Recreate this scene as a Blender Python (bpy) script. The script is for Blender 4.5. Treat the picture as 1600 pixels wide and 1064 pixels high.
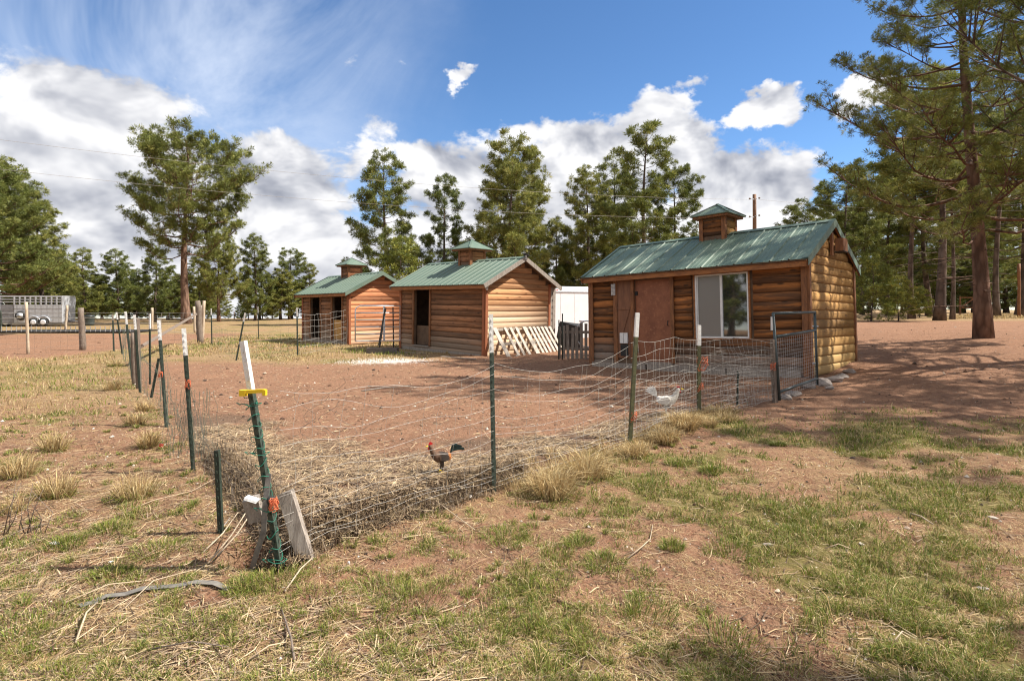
import bpy, bmesh, math, random
import numpy as np
from mathutils import Vector, Matrix
R = math.radians
# ------------------------------------------------------------------ camera, sky, sun, exposure
for o in list(bpy.data.objects): bpy.data.objects.remove(o)
scn = bpy.context.scene
col = scn.collection
F, HY, CZ = 900.0, 477.0, 1.5
cd = bpy.data.cameras.new('camera'); cam = bpy.data.objects.new('camera', cd); col.objects.link(cam)
cam.location = (0, 0, CZ); cam.rotation_euler = (R(90), 0, 0)
cd.sensor_width = 36; cd.lens = 36 * F / 1600; cd.shift_y = -(532 - HY) / 1600
cd.clip_start = .05; cd.clip_end = 4000
scn.camera = cam
SUN_EL = 50.0
sd_h = Vector((1.0, .02)).normalized()                  # horizontal direction towards the sun
sun_dir = Vector((sd_h.x * math.cos(R(SUN_EL)), sd_h.y * math.cos(R(SUN_EL)), math.sin(R(SUN_EL))))
sl = bpy.data.lights.new('sun', 'SUN'); sl.energy = 5.0; sl.angle = R(.53); sl.color = (1, .95, .87)
so = bpy.data.objects.new('sun', sl); col.objects.link(so); so.rotation_euler = sun_dir.to_track_quat('Z', 'Y').to_euler()
so.location = (30, 0, 40)
scn.view_settings.view_transform = 'Standard'; scn.view_settings.look = 'None'
scn.view_settings.exposure = 0.92; scn.view_settings.gamma = 1; scn.view_settings.use_curve_mapping = False
scn.cycles.filter_width = 1.15; scn.cycles.max_bounces = 6; scn.cycles.transparent_max_bounces = 8

def azel(px, py):
    u = (px - 800) / F; v = (HY - py) / F
    return math.atan2(u, 1), math.atan2(v, math.sqrt(1 + u * u))

def make_world():
    w = bpy.data.worlds.new('World'); scn.world = w; w.use_nodes = True
    nt = w.node_tree; N = nt.nodes; L = nt.links; N.clear()
    out = N.new('ShaderNodeOutputWorld'); bg = N.new('ShaderNodeBackground'); bg.inputs[1].default_value = .10
    L.new(bg.outputs[0], out.inputs[0])
    sky = N.new('ShaderNodeTexSky'); sky.sky_type = 'NISHITA'; sky.sun_disc = False
    sky.sun_elevation = R(SUN_EL); sky.sun_rotation = math.atan2(sd_h.x, sd_h.y)
    sky.altitude = 2500; sky.air_density = 1.0; sky.dust_density = .6; sky.ozone_density = 2.0
    def M(op, a, b=None, c=None, clamp=False):
        n = N.new('ShaderNodeMath'); n.operation = op; n.use_clamp = clamp
        for i, v in enumerate((a, b, c)):
            if v is None: continue
            if isinstance(v, (int, float)): n.inputs[i].default_value = v
            else: L.new(v, n.inputs[i])
        return n.outputs[0]
    tc = N.new('ShaderNodeTexCoord'); nrm = N.new('ShaderNodeVectorMath'); nrm.operation = 'NORMALIZE'
    L.new(tc.outputs['Generated'], nrm.inputs[0])
    sp = N.new('ShaderNodeSeparateXYZ'); L.new(nrm.outputs[0], sp.inputs[0])
    az = M('ARCTAN2', sp.outputs[0], sp.outputs[1]); el = M('ARCSINE', sp.outputs[2])
    def fbm(scale, detail, rough, off, dist=0.0, zs=1.5):
        mp = N.new('ShaderNodeMapping'); L.new(nrm.outputs[0], mp.inputs[0])
        mp.inputs['Location'].default_value = off; mp.inputs['Scale'].default_value = (1, 1, zs)
        n = N.new('ShaderNodeTexNoise'); n.inputs['Scale'].default_value = scale; n.inputs['Detail'].default_value = detail
        n.inputs['Roughness'].default_value = rough; n.inputs['Distortion'].default_value = dist
        L.new(mp.outputs[0], n.inputs['Vector']); return n.outputs[0]
    # cumulus masses: (px, py, rx, ry, weight) turned into bearings
    blobs = [(120, 300, 520, 150, 1.0), (330, 255, 230, 80, .55), (130, 160, 270, 75, .6), (470, 250, 120, 60, .5), (60, 110, 220, 55, .18), (400, 420, 420, 110, 1.0),
             (610, 205, 50, 45, .35), (560, 255, 120, 50, .6), (560, 235, 70, 30, .3),
             (760, 290, 190, 105, 1.0), (900, 260, 190, 95, 1.0), (1040, 225, 130, 85, 1.0), (1180, 290, 135, 85, 1.0), (900, 400, 700, 90, .9),
             (1190, 172, 72, 46, .9), (1350, 160, 80, 45, .9), (715, 108, 40, 24, .40), (1096, 147, 28, 18, .42), (605, 105, 30, 22, .3), (548, 92, 26, 24, .27),
             (1470, 360, 260, 90, .6), (1330, 430, 260, 60, .9)]
    wa = fbm(9.0, 5, .6, (5.5, 9.1, 2.2)); wb = fbm(9.0, 5, .6, (1.5, 4.1, 7.2))
    az0 = az; az = M('ADD', az, M('MULTIPLY', M('SUBTRACT', wa, .5), .16)); el0 = el; el = M('ADD', el, M('MULTIPLY', M('SUBTRACT', wb, .5), .13))
    cov = None
    for (px, py, rx, ry, wt) in blobs:
        a0, e0 = azel(px, py); a1, _ = azel(px + rx, py); a2, _ = azel(px - rx, py); _, e1 = azel(px, py - ry); _, e2 = azel(px, py + ry)
        sa = abs(a1 - a2) / 2; se = abs(e1 - e2) / 2
        dx = M('MULTIPLY', M('SUBTRACT', az, (a1 + a2) / 2), 1 / sa); dy = M('MULTIPLY', M('SUBTRACT', el, (e1 + e2) / 2), 1 / se)
        d2 = M('ADD', M('MULTIPLY', dx, dx), M('MULTIPLY', dy, dy))
        g = M('MULTIPLY', M('SUBTRACT', 1.0, d2, clamp=True), wt)
        cov = g if cov is None else M('MAXIMUM', cov, g)
    # the rest of the sky: broken cumulus everywhere the frame does not reach
    other = M('SUBTRACT', M('ABSOLUTE', az0), .80, clamp=True)
    otherm = M('MULTIPLY', M('MINIMUM', M('MULTIPLY', other, 6.0), 1.0), .45)
    cov = M('MAXIMUM', cov, otherm)
    n1 = fbm(7.5, 9, .60, (3.1, .4, 1.7), .25); 
    na = fbm(7.5, 4, .50, (3.1, .4, 1.7), .25); n1s = fbm(7.5, 4, .50, (3.1 - .012, .4, 1.7 - .040), .25)     # the same billows sampled a little towards the sun
    n2 = fbm(3.0, 3, .5, (8.1, 2.4, 5.7))
    dens = M('ADD', M('MULTIPLY', cov, 1.0), M('MULTIPLY', M('SUBTRACT', n1, .5), 2.1))
    alpha = N.new('ShaderNodeMapRange'); alpha.interpolation_type = 'SMOOTHSTEP'
    L.new(dens, alpha.inputs[0]); alpha.inputs[1].default_value = .15; alpha.inputs[2].default_value = .47
    gate = N.new('ShaderNodeMapRange'); gate.interpolation_type = 'SMOOTHSTEP'; L.new(cov, gate.inputs[0]); gate.inputs[1].default_value = .02; gate.inputs[2].default_value = .2
    alph = M('MULTIPLY', alpha.outputs[0], gate.outputs[0])
    # thin veil high on the left
    veilm = N.new('ShaderNodeMapRange'); veilm.interpolation_type = 'SMOOTHSTEP'; L.new(az, veilm.inputs[0])
    veilm.inputs[1].default_value = -.02; veilm.inputs[2].default_value = -.60
    n3 = fbm(2.6, 6, .62, (1.3, 7.7, .2), .9, 1.0)
    vv = N.new('ShaderNodeMapRange'); L.new(n3, vv.inputs[0]); vv.inputs[1].default_value = .38; vv.inputs[2].default_value = .64
    veil = M('MULTIPLY', M('MULTIPLY', veilm.outputs[0], vv.outputs[0]), .80)
    # cloud brightness: billows bright on the sun side, thick low parts grey-blue
    relief = M('ADD', M('MULTIPLY', M('SUBTRACT', na, n1s), 1.9), M('MULTIPLY', M('SUBTRACT', n1, na), .6))
    thick = N.new('ShaderNodeMapRange'); L.new(dens, thick.inputs[0]); thick.inputs[1].default_value = .55; thick.inputs[2].default_value = 1.7
    left = N.new('ShaderNodeMapRange'); L.new(az, left.inputs[0]); left.inputs[1].default_value = .1; left.inputs[2].default_value = -.5
    left.inputs[3].default_value = .35; left.inputs[4].default_value = 1.0
    lown = N.new('ShaderNodeMapRange'); L.new(n2, lown.inputs[0]); lown.inputs[1].default_value = .38; lown.inputs[2].default_value = .62
    grey = M('MULTIPLY', M('MULTIPLY', thick.outputs[0], lown.outputs[0]), left.outputs[0])
    lum = M('SUBTRACT', M('ADD', .93, relief), M('MULTIPLY', grey, .27))
    lum = M('MAXIMUM', M('MINIMUM', lum, 1.08), .38)
    cr = N.new('ShaderNodeMix'); cr.data_type = 'RGBA'
    cr.inputs['A'].default_value = (.50, .56, .74, 1); cr.inputs['B'].default_value = (1.0, 1.0, 1.02, 1)
    tt = N.new('ShaderNodeMapRange'); L.new(lum, tt.inputs[0]); tt.inputs[1].default_value = .38; tt.inputs[2].default_value = 1.0; L.new(tt.outputs[0], cr.inputs['Factor'])
    sc = N.new('ShaderNodeVectorMath'); sc.operation = 'SCALE'; L.new(cr.outputs['Result'], sc.inputs[0])
    L.new(M('MULTIPLY', lum, 5.2), sc.inputs['Scale'])
    hs = N.new('ShaderNodeHueSaturation'); L.new(sky.outputs[0], hs.inputs['Color']); hs.inputs['Saturation'].default_value = 1.16; hs.inputs['Value'].default_value = 1.0
    hs.inputs['Hue'].default_value = .500
    v1 = N.new('ShaderNodeMix'); v1.data_type = 'RGBA'; L.new(veil, v1.inputs['Factor']); L.new(hs.outputs[0], v1.inputs['A']); v1.inputs['B'].default_value = (4.6, 5.1, 6.0, 1)
    v2 = N.new('ShaderNodeMix'); v2.data_type = 'RGBA'; L.new(alph, v2.inputs['Factor']); L.new(v1.outputs['Result'], v2.inputs['A']); L.new(sc.outputs[0], v2.inputs['B'])
    L.new(v2.outputs['Result'], bg.inputs[0])
make_world()

# ------------------------------------------------------------------ helpers
rng = np.random.default_rng(7); random.seed(7)
def _h(ix, iy, s):
    n = (ix.astype(np.int64) * 374761393 + iy.astype(np.int64) * 668265263 + s * 1442695041) & 0x7fffffff
    n = ((n ^ (n >> 13)) * 1274126177) & 0x7fffffff
    return ((n ^ (n >> 16)) & 0xffff) / 65535.0
def vn(x, y, s=0):
    x = np.asarray(x, float); y = np.asarray(y, float)
    ix = np.floor(x); iy = np.floor(y); fx = x - ix; fy = y - iy; fx = fx * fx * (3 - 2 * fx); fy = fy * fy * (3 - 2 * fy)
    ix = ix.astype(np.int64); iy = iy.astype(np.int64)
    return ((_h(ix, iy, s) * (1 - fx) + _h(ix + 1, iy, s) * fx) * (1 - fy) + (_h(ix, iy + 1, s) * (1 - fx) + _h(ix + 1, iy + 1, s) * fx) * fy)
def fbm(x, y, f, o=4, s=0):
    r = 0; a = 1; t = 0
    for i in range(o):
        r = r + a * vn(x * f + 17 * i, y * f - 9 * i, s + i); t += a; a *= .5; f *= 2.03
    return r / t
def sm(a, b, x):
    t = np.clip((np.asarray(x, float) - a) / (b - a), 0, 1); return t * t * (3 - 2 * t)
C0 = np.array([-1.325, 3.285]); dR = np.array([.650, .760]); nR = np.array([-.760, .650]); nL = np.array([.804, .594])
def pen(x, y):
    a = (x - C0[0]) * nR[0] + (y - C0[1]) * nR[1]; b = (x - C0[0]) * nL[0] + (y - C0[1]) * nL[1]
    return a, b
def gbase(x, y):
    x = np.asarray(x, float); y = np.asarray(y, float)
    t = sm(4, 14, y)
    side = np.where(x > 0, .03 * np.minimum(x, 40) - .16, -.16 - .12 * (1 - np.exp(np.minimum(x, 0) / 8)))
    z = t * (side + .03 * np.clip(x - 5, 0, 8.5) - .03 * np.clip(x - 15, 0, 30))
    z = z - .10 * np.clip(y - 78, 0, 400) * (1 - .9 * sm(5, 25, x))
    return z
def gz(x, y, micro=True):
    x = np.asarray(x, float); y = np.asarray(y, float)
    z = gbase(x, y)
    a, b = pen(x, y); w = (fbm(x, y, 3.0, 3, 5) - .5) * .22
    din = np.minimum(a + w, b + w * .7); dc = np.hypot(x - C0[0], y - C0[1])
    z = z + .12 * sm(.06, .20, din) * np.exp(-(dc / 2.6) ** 2) + .06 * sm(.05, .25, din) * np.exp(-np.clip(din, 0, 9) / 1.2) * (1 - sm(6, 9, dc))
    z = z - .24 * np.exp(-(((x + 1.60) / .17) ** 2 + ((y - 3.50) / .13) ** 2)) - .04 * np.exp(-(((x + 1.38) / .2) ** 2 + ((y - 3.30) / .1) ** 2))
    if micro:
        lawn = (1 - sm(-.1, .2, din))
        k = 1 - sm(12, 40, y)
        z = z + k * ((fbm(x, y, .9, 3, 11) - .5) * .10 * (.35 + .65 * lawn) + (fbm(x, y, 6, 5, 21) - .5) * (.062 - .012 * sm(.5, 3.5, din) - .012 * sm(3.5, 5, din)))
    return z
def G(px, py, extra=0.0):
    """point of the ground seen at a pixel of the photograph"""
    u = (px - 800) / F; v = (HY - py) / F; D = 5.0
    for _ in range(60):
        z = float(gbase(u * D, D)) + extra
        Dn = (z - CZ) / v if v < 0 else 80
        D = .5 * D + .5 * min(Dn, 90)
    return Vector((u * D, D, float(gz(u * D, D)) ))
def at(px, py, D): return Vector(((px - 800) / F * D, D, CZ + (HY - py) / F * D))

def tag(o, label=None, cat=None, group=None, kind=None):
    if label: o['label'] = label
    if cat: o['category'] = cat
    if group: o['group'] = group
    if kind: o['kind'] = kind
    return o
def empty(name, loc=(0, 0, 0), label=None, cat=None, group=None, rot=None):
    o = bpy.data.objects.new(name, None); col.objects.link(o); o.location = loc; o.empty_display_size = .2
    if rot is not None: o.rotation_euler = rot
    return tag(o, label, cat, group)
def link(name, me, parent=None, loc=None, rot=None):
    o = bpy.data.objects.new(name, me); col.objects.link(o)
    if parent: o.parent = parent
    if loc is not None: o.location = loc
    if rot is not None: o.rotation_euler = rot
    return o
class MB:
    def __init__(s): s.v = []; s.f = []; s.sm = []
    def add(s, vs, fs, smooth=False):
        b = len(s.v); s.v += [tuple(v) for v in vs]; s.f += [tuple(b + i for i in f) for f in fs]; s.sm += [smooth] * len(fs); return s
    def box(s, c, d, M=None, jit=0):
        x, y, z = d[0] / 2, d[1] / 2, d[2] / 2
        vs = [Vector((sx * x, sy * y, sz * z)) for sx in (-1, 1) for sy in (-1, 1) for sz in (-1, 1)]
        if M is not None: vs = [M @ v for v in vs]
        c = Vector(c)
        vs = [c + v + Vector([random.uniform(-jit, jit) for _ in range(3)]) if jit else c + v for v in vs]
        return s.add(vs, [(0, 1, 3, 2), (4, 6, 7, 5), (0, 4, 5, 1), (2, 3, 7, 6), (0, 2, 6, 4), (1, 5, 7, 3)])
    def lohi(s, lo, hi): return s.box([(a + b) / 2 for a, b in zip(lo, hi)], [b - a for a, b in zip(lo, hi)])
    def beam(s, A, B, w, d, side=(1, 0, 0), jit=0):
        A = Vector(A); B = Vector(B); t = (B - A); L = t.length; t.normalize()
        sd = Vector(side); sd = (sd - t * sd.dot(t)).normalized(); up = t.cross(sd)
        M = Matrix((sd, up, t)).transposed()
        return s.box((A + B) / 2, (w, d, L), M, jit)
    def tube(s, pts, r, n=6, cap=True, smooth=True):
        pts = [Vector(p) for p in pts]; k = len(pts); rs = r if hasattr(r, '__len__') else [r] * k
        vs = []; ref = Vector((0, 0, 1))
        prev = None
        for i, p in enumerate(pts):
            t = (pts[min(i + 1, k - 1)] - pts[max(i - 1, 0)]).normalized()
            if prev is None:
                a = ref if abs(t.z) < .9 else Vector((1, 0, 0)); a = (a - t * a.dot(t)).normalized()
            else:
                a = prev - t * prev.dot(t); a = a.normalized() if a.length > 1e-6 else Vector((1, 0, 0))
            prev = a; b = t.cross(a)
            for j in range(n):
                q = 2 * math.pi * j / n; vs.append(p + (a * math.cos(q) + b * math.sin(q)) * rs[i])
        fs = [(i * n + j, i * n + (j + 1) % n, (i + 1) * n + (j + 1) % n, (i + 1) * n + j) for i in range(k - 1) for j in range(n)]
        if cap: fs += [tuple(range(n - 1, -1, -1)), tuple((k - 1) * n + j for j in range(n))]
        return s.add(vs, fs, smooth)
    def lathe(s, prof, c=(0, 0, 0), n=12, M=None, smooth=True):
        vs = []
        for (r, z) in prof:
            for j in range(n):
                q = 2 * math.pi * j / n; v = Vector((r * math.cos(q), r * math.sin(q), z)); v = M @ v if M is not None else v
                vs.append(Vector(c) + v)
        k = len(prof)
        fs = [(i * n + j, i * n + (j + 1) % n, (i + 1) * n + (j + 1) % n, (i + 1) * n + j) for i in range(k - 1) for j in range(n)]
        fs += [tuple(range(n - 1, -1, -1)), tuple((k - 1) * n + j for j in range(n))]
        return s.add(vs, fs, smooth)
    def mesh(s, name, mat):
        me = bpy.data.meshes.new(name); me.from_pydata(s.v, [], s.f); me.polygons.foreach_set('use_smooth', s.sm)
        if mat: me.materials.append(mat)
        me.update(); return me
    def build(s, name, mat, parent=None, loc=None, rot=None): return link(name, s.mesh(name, mat), parent, loc, rot)
def npmesh(name, V, Fc, mat, colr=None, smooth=False):
    """V (n,3), Fc (m,k) faces of equal size"""
    V = np.ascontiguousarray(V, dtype=np.float32); Fc = np.ascontiguousarray(Fc, dtype=np.int32); m, k = Fc.shape
    me = bpy.data.meshes.new(name); me.vertices.add(len(V)); me.vertices.foreach_set('co', V.ravel())
    me.loops.add(m * k); me.loops.foreach_set('vertex_index', Fc.ravel())
    me.polygons.add(m); me.polygons.foreach_set('loop_start', np.arange(0, m * k, k, dtype=np.int32))
    try: me.polygons.foreach_set('loop_total', np.full(m, k, dtype=np.int32))
    except Exception: pass
    me.polygons.foreach_set('use_smooth', np.full(m, smooth, dtype=bool))
    if colr is not None:
        a = me.attributes.new('tint', 'FLOAT_COLOR', 'POINT'); c4 = np.ones((len(V), 4), dtype=np.float32); c4[:, :colr.shape[1]] = colr; a.data.foreach_set('color', c4.ravel())
    me.materials.append(mat); me.update(calc_edges=True); return me

# ------------------------------------------------------------------ materials
class NT:
    def __init__(s, name, rough=.8, spec=.3):
        s.m = bpy.data.materials.new(name); s.m.use_nodes = True; s.t = s.m.node_tree; s.N = s.t.nodes; s.L = s.t.links
        s.b = s.N['Principled BSDF']; s.b.inputs['Roughness'].default_value = rough; s.b.inputs['Specular IOR Level'].default_value = spec
    def set(s, sock, v):
        if hasattr(v, 'is_linked') or isinstance(v, bpy.types.NodeSocket): s.L.new(v, sock)
        elif isinstance(v, (tuple, list)) and len(v) == 3 and sock.type == 'RGBA': sock.default_value = (*v, 1)
        else: sock.default_value = v
    def coord(s, kind='Object', scale=(1, 1, 1), off=None):
        tc = s.N.new('ShaderNodeTexCoord'); mp = s.N.new('ShaderNodeMapping'); s.L.new(tc.outputs[kind], mp.inputs[0]); mp.inputs['Scale'].default_value = scale
        if off is not None: s.set(mp.inputs['Location'], off)
        return mp.outputs[0]
    def noise(s, vec, scale, detail=4, rough=.55, dist=0):
        n = s.N.new('ShaderNodeTexNoise'); n.inputs['Scale'].default_value = scale; n.inputs['Detail'].default_value = detail; n.inputs['Roughness'].default_value = rough; n.inputs['Distortion'].default_value = dist
        if vec is not None: s.L.new(vec, n.inputs['Vector'])
        return n.outputs[0]
    def rng(s, v, a, b, c=0, d=1):
        n = s.N.new('ShaderNodeMapRange'); s.set(n.inputs[0], v)
        for i, q in enumerate((a, b, c, d)): n.inputs[i + 1].default_value = q
        return n.outputs[0]
    def mix(s, f, a, b, mode='MIX'):
        n = s.N.new('ShaderNodeMix'); n.data_type = 'RGBA'; n.blend_type = mode; s.set(n.inputs['Factor'], f); s.set(n.inputs['A'], a); s.set(n.inputs['B'], b); return n.outputs['Result']
    def math(s, op, a, b=0.0):
        n = s.N.new('ShaderNodeMath'); n.operation = op; s.set(n.inputs[0], a); s.set(n.inputs[1], b); return n.outputs[0]
    def color(s, c): s.set(s.b.inputs['Base Color'], c)
    def bump(s, h, strength=.5, dist=.01):
        n = s.N.new('ShaderNodeBump'); n.inputs['Strength'].default_value = strength; n.inputs['Distance'].default_value = dist; s.set(n.inputs['Height'], h); s.L.new(n.outputs[0], s.b.inputs['Normal'])
def worn(name, c1, c2, scale=8, rough=.7, spec=.3, metal=0, stretch=(1, 1, 1), bump=.2, c3=None):
    t = NT(name, rough, spec); v = t.coord('Object', stretch); n = t.noise(v, scale, 5, .6)
    c = t.mix(t.rng(n, .35, .65), c1, c2)
    if c3: c = t.mix(t.rng(t.noise(v, scale * 4.3, 4, .7), .55, .72), c, c3)
    t.color(c); t.b.inputs['Metallic'].default_value = metal
    if bump: t.bump(n, bump, .004)
    return t.m
def plank_mat(name, ca, cb, cdark, cgrey, along='x', black=.5, z0=0.0):
    t = NT(name, .75, .2); oi = t.N.new('ShaderNodeObjectInfo'); st = (.7, 9, 9) if along == 'x' else (9, .7, 9)
    tc = t.N.new('ShaderNodeTexCoord'); va = t.N.new('ShaderNodeVectorMath'); va.operation = 'ADD'; t.L.new(tc.outputs['Object'], va.inputs[0])
    cmb = t.N.new('ShaderNodeVectorMath'); cmb.operation = 'SCALE'; t.L.new(oi.outputs['Location'], cmb.inputs[0]); cmb.inputs['Scale'].default_value = 7.3; t.L.new(cmb.outputs[0], va.inputs[1])
    mp = t.N.new('ShaderNodeMapping'); t.L.new(va.outputs[0], mp.inputs[0]); mp.inputs['Scale'].default_value = st
    gr = t.noise(mp.outputs[0], 6, 8, .72, .8); big = t.noise(mp.outputs[0], .9, 4, .6, .8)
    c = t.mix(t.rng(gr, .3, .7), ca, cb)
    c = t.mix(t.math('MULTIPLY', t.rng(big, .42, .62), black), c, cdark)
    # knots and drying cracks
    mk = t.N.new('ShaderNodeMapping'); t.L.new(va.outputs[0], mk.inputs[0]); mk.inputs['Scale'].default_value = (2.2, 7, 7) if along == 'x' else (7, 2.2, 7)
    vk = t.N.new('ShaderNodeTexVoronoi'); vk.inputs['Scale'].default_value = 1.0; t.L.new(mk.outputs[0], vk.inputs['Vector'])
    c = t.mix(t.math('MULTIPLY', t.rng(vk.outputs['Distance'], .20, .10), .8), c, (cdark[0] * .7, cdark[1] * .7, cdark[2] * .7))
    mc = t.N.new('ShaderNodeMapping'); t.L.new(va.outputs[0], mc.inputs[0]); mc.inputs['Scale'].default_value = (.8, 40, 40) if along == 'x' else (40, .8, 40)
    cr = t.noise(mc.outputs[0], 2.2, 3, .6, .4); c = t.mix(t.math('MULTIPLY', t.rng(cr, .60, .66), .75), c, (cdark[0] * .5, cdark[1] * .5, cdark[2] * .5))
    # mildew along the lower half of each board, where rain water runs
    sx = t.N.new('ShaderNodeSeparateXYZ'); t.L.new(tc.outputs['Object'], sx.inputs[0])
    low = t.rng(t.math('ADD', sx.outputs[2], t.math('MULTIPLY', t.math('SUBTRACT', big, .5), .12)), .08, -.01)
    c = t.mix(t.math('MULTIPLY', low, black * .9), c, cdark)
    # greyed boards near the ground
    sl = t.N.new('ShaderNodeSeparateXYZ'); t.L.new(oi.outputs['Location'], sl.inputs[0])
    hz = t.rng(t.math('SUBTRACT', sl.outputs[2], z0), .75, .15)
    c = t.mix(t.math('MULTIPLY', hz, t.rng(gr, .2, .6, .35, .95)), c, cgrey)
    br = t.rng(oi.outputs['Random'], 0, 1, .62, 1.30); hs = t.N.new('ShaderNodeHueSaturation'); t.set(hs.inputs['Color'], c); t.set(hs.inputs['Value'], br); t.set(hs.inputs['Saturation'], 1.0)
    t.color(hs.outputs[0]); t.bump(gr, .5, .006); return t.m
M = {}
M['trim'] = worn('trim_wood', (.27, .115, .045), (.14, .058, .026), 6, stretch=(3, 3, .6), c3=(.035, .022, .016))
M['trim_orange'] = worn('trim_orange', (.34, .14, .045), (.20, .08, .03), 5, stretch=(.7, .7, 3), c3=(.09, .05, .03))
M['grey_wood'] = worn('grey_wood', (.36, .31, .26), (.20, .165, .135), 14, stretch=(3, 3, .5), bump=.5, c3=(.09, .07, .055))
M['pallet'] = worn('pallet_wood', (.50, .43, .35), (.33, .275, .22), 10, stretch=(2, 2, .5), bump=.4)
M['old_wood'] = worn('old_wood', (.22, .17, .13), (.12, .09, .07), 14, stretch=(2, 2, .4), bump=.6, c3=(.04, .03, .025))
M['pale_wood'] = worn('pale_wood', (.50, .40, .29), (.34, .26, .18), 10, stretch=(2, 2, .4), bump=.4)
M['skid'] = worn('skid_timber', (.17, .14, .12), (.09, .075, .065), 7, bump=.4)
M['door'] = worn('door_brown', (.27, .105, .052), (.19, .070, .036), 3.5, rough=.55, c3=(.33, .14, .07), bump=.05)
M['patch'] = worn('plywood_brown', (.22, .10, .052), (.14, .066, .038), 5, stretch=(3, 3, .6), bump=.1)
M['dark_in'] = worn('inner_board', (.16, .10, .06), (.09, .055, .035), 4)
M['white_frame'] = worn('white_vinyl', (.72, .72, .70), (.62, .61, .58), 8, rough=.4, bump=0)
M['white_paint'] = worn('white_paint', (.74, .73, .70), (.60, .58, .54), 30, rough=.5, c3=(.36, .31, .26), bump=.1)
M['green_post'] = worn('green_post_paint', (.050, .072, .054), (.028, .042, .032), 30, rough=.5, spec=.4, c3=(.13, .11, .08))
M['dark_post'] = worn('dark_post_paint', (.035, .05, .035), (.02, .028, .02), 25, rough=.6, c3=(.09, .07, .045))
M['olive_post'] = worn('olive_post_paint', (.10, .10, .045), (.06, .06, .03), 25, rough=.6, c3=(.12, .09, .05))
M['wire'] = worn('galvanised_wire', (.50, .47, .42), (.26, .23, .20), 20, rough=.5, spec=.4, metal=.1, bump=0)
M['wire_dark'] = worn('rusty_wire', (.20, .17, .14), (.12, .09, .07), 20, rough=.6, bump=0)
M['net'] = worn('dull_green_netting', (.14, .16, .12), (.09, .11, .08), 20, rough=.7, bump=0)
M['galv'] = worn('galvanised_tube', (.55, .55, .55), (.42, .42, .43), 12, rough=.4, spec=.5, metal=.5, bump=0)
M['gate_dark'] = worn('dark_gate_paint', (.03, .045, .045), (.045, .06, .058), 20, rough=.4, spec=.5, bump=0)
M['yellow'] = worn('yellow_plastic', (.75, .52, .02), (.70, .46, .02), 20, rough=.45, bump=0)
M['orange'] = worn('orange_twine', (.75, .20, .09), (.60, .15, .07), 40, rough=.8, bump=0)
M['green_wire'] = worn('green_coated_wire', (.02, .16, .10), (.02, .12, .08), 20, rough=.4, bump=0)
M['strap'] = worn('grey_strap', (.20, .18, .15), (.12, .11, .10), 30, rough=.85, bump=.3)
M['black'] = worn('black_rubber', (.02, .02, .02), (.035, .033, .03), 10, rough=.7, bump=0)
M['alu'] = worn('trailer_aluminium', (.55, .56, .58), (.45, .46, .48), 5, rough=.38, spec=.5, metal=.35, bump=0)
M['alu_dark'] = worn('trailer_grey_metal', (.26, .25, .26), (.20, .195, .20), 5, rough=.45, metal=.3, bump=0)
M['trailer_white'] = worn('white_trailer_skin', (.78, .78, .78), (.74, .74, .73), 3, rough=.35, bump=0)
M['pole'] = worn('utility_pole_wood', (.22, .11, .055), (.15, .075, .04), 8, stretch=(3, 3, .4))
M['stone'] = worn('foundation_stone', (.30, .25, .21), (.20, .16, .135), 9, bump=.6, c3=(.36, .31, .27))
M['red'] = worn('red_plastic', (.55, .02, .02), (.5, .02, .02), 9, bump=0)
M['bark_red'] = None
def bark(name, a, b):
    t = NT(name, .95, .1); v = t.coord('Object', (1, 1, .35)); n = t.noise(v, 9, 6, .7, .3); vo = t.N.new('ShaderNodeTexVoronoi'); vo.inputs['Scale'].default_value = 7; t.L.new(v, vo.inputs['Vector'])
    c = t.mix(t.rng(n, .3, .7), a, b); c = t.mix(t.rng(vo.outputs['Distance'], .35, .75, 0, .8), c, (b[0] * .5, b[1] * .5, b[2] * .5)); t.color(c); t.bump(t.math('SUBTRACT', n, vo.outputs['Distance']), 1.0, .05); return t.m
M['bark_red'] = bark('bark_reddish', (.25, .155, .108), (.155, .092, .064)); M['bark'] = bark('bark_grey_brown', (.19, .14, .11), (.10, .072, .056))
def tinted(name, mode='plain', rough=.7, trans=.0, gain=1.0, rnd=0.0):
    t = NT(name, rough, .25); a = t.N.new('ShaderNodeAttribute'); a.attribute_name = 'tint'; c = a.outputs['Color']
    if rnd:
        oi = t.N.new('ShaderNodeObjectInfo'); hs = t.N.new('ShaderNodeHueSaturation'); t.set(hs.inputs['Color'], c); t.set(hs.inputs['Value'], t.rng(oi.outputs['Random'], 0, 1, 1 - rnd, 1 + rnd)); t.set(hs.inputs['Hue'], t.rng(oi.outputs['Random'], 0, 1, .515, .485)); c = hs.outputs[0]
    t.color(c)
    if trans:
        tr = t.N.new('ShaderNodeBsdfTranslucent'); t.set(tr.inputs['Color'], c); mx = t.N.new('ShaderNodeMixShader'); mx.inputs[0].default_value = trans
        t.L.new(t.b.outputs[0], mx.inputs[1]); t.L.new(tr.outputs[0], mx.inputs[2]); t.L.new(mx.outputs[0], t.N['Material Output'].inputs[0])
    return t.m
M['needles'] = tinted('pine_needles', trans=.22, rough=.55, rnd=.22); M['grass'] = tinted('grass_blades', trans=.25, rough=.6); M['straw'] = tinted('straw_litter', rough=.75, trans=.1); M['pebble'] = tinted('pebbles', rough=.9)
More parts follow.
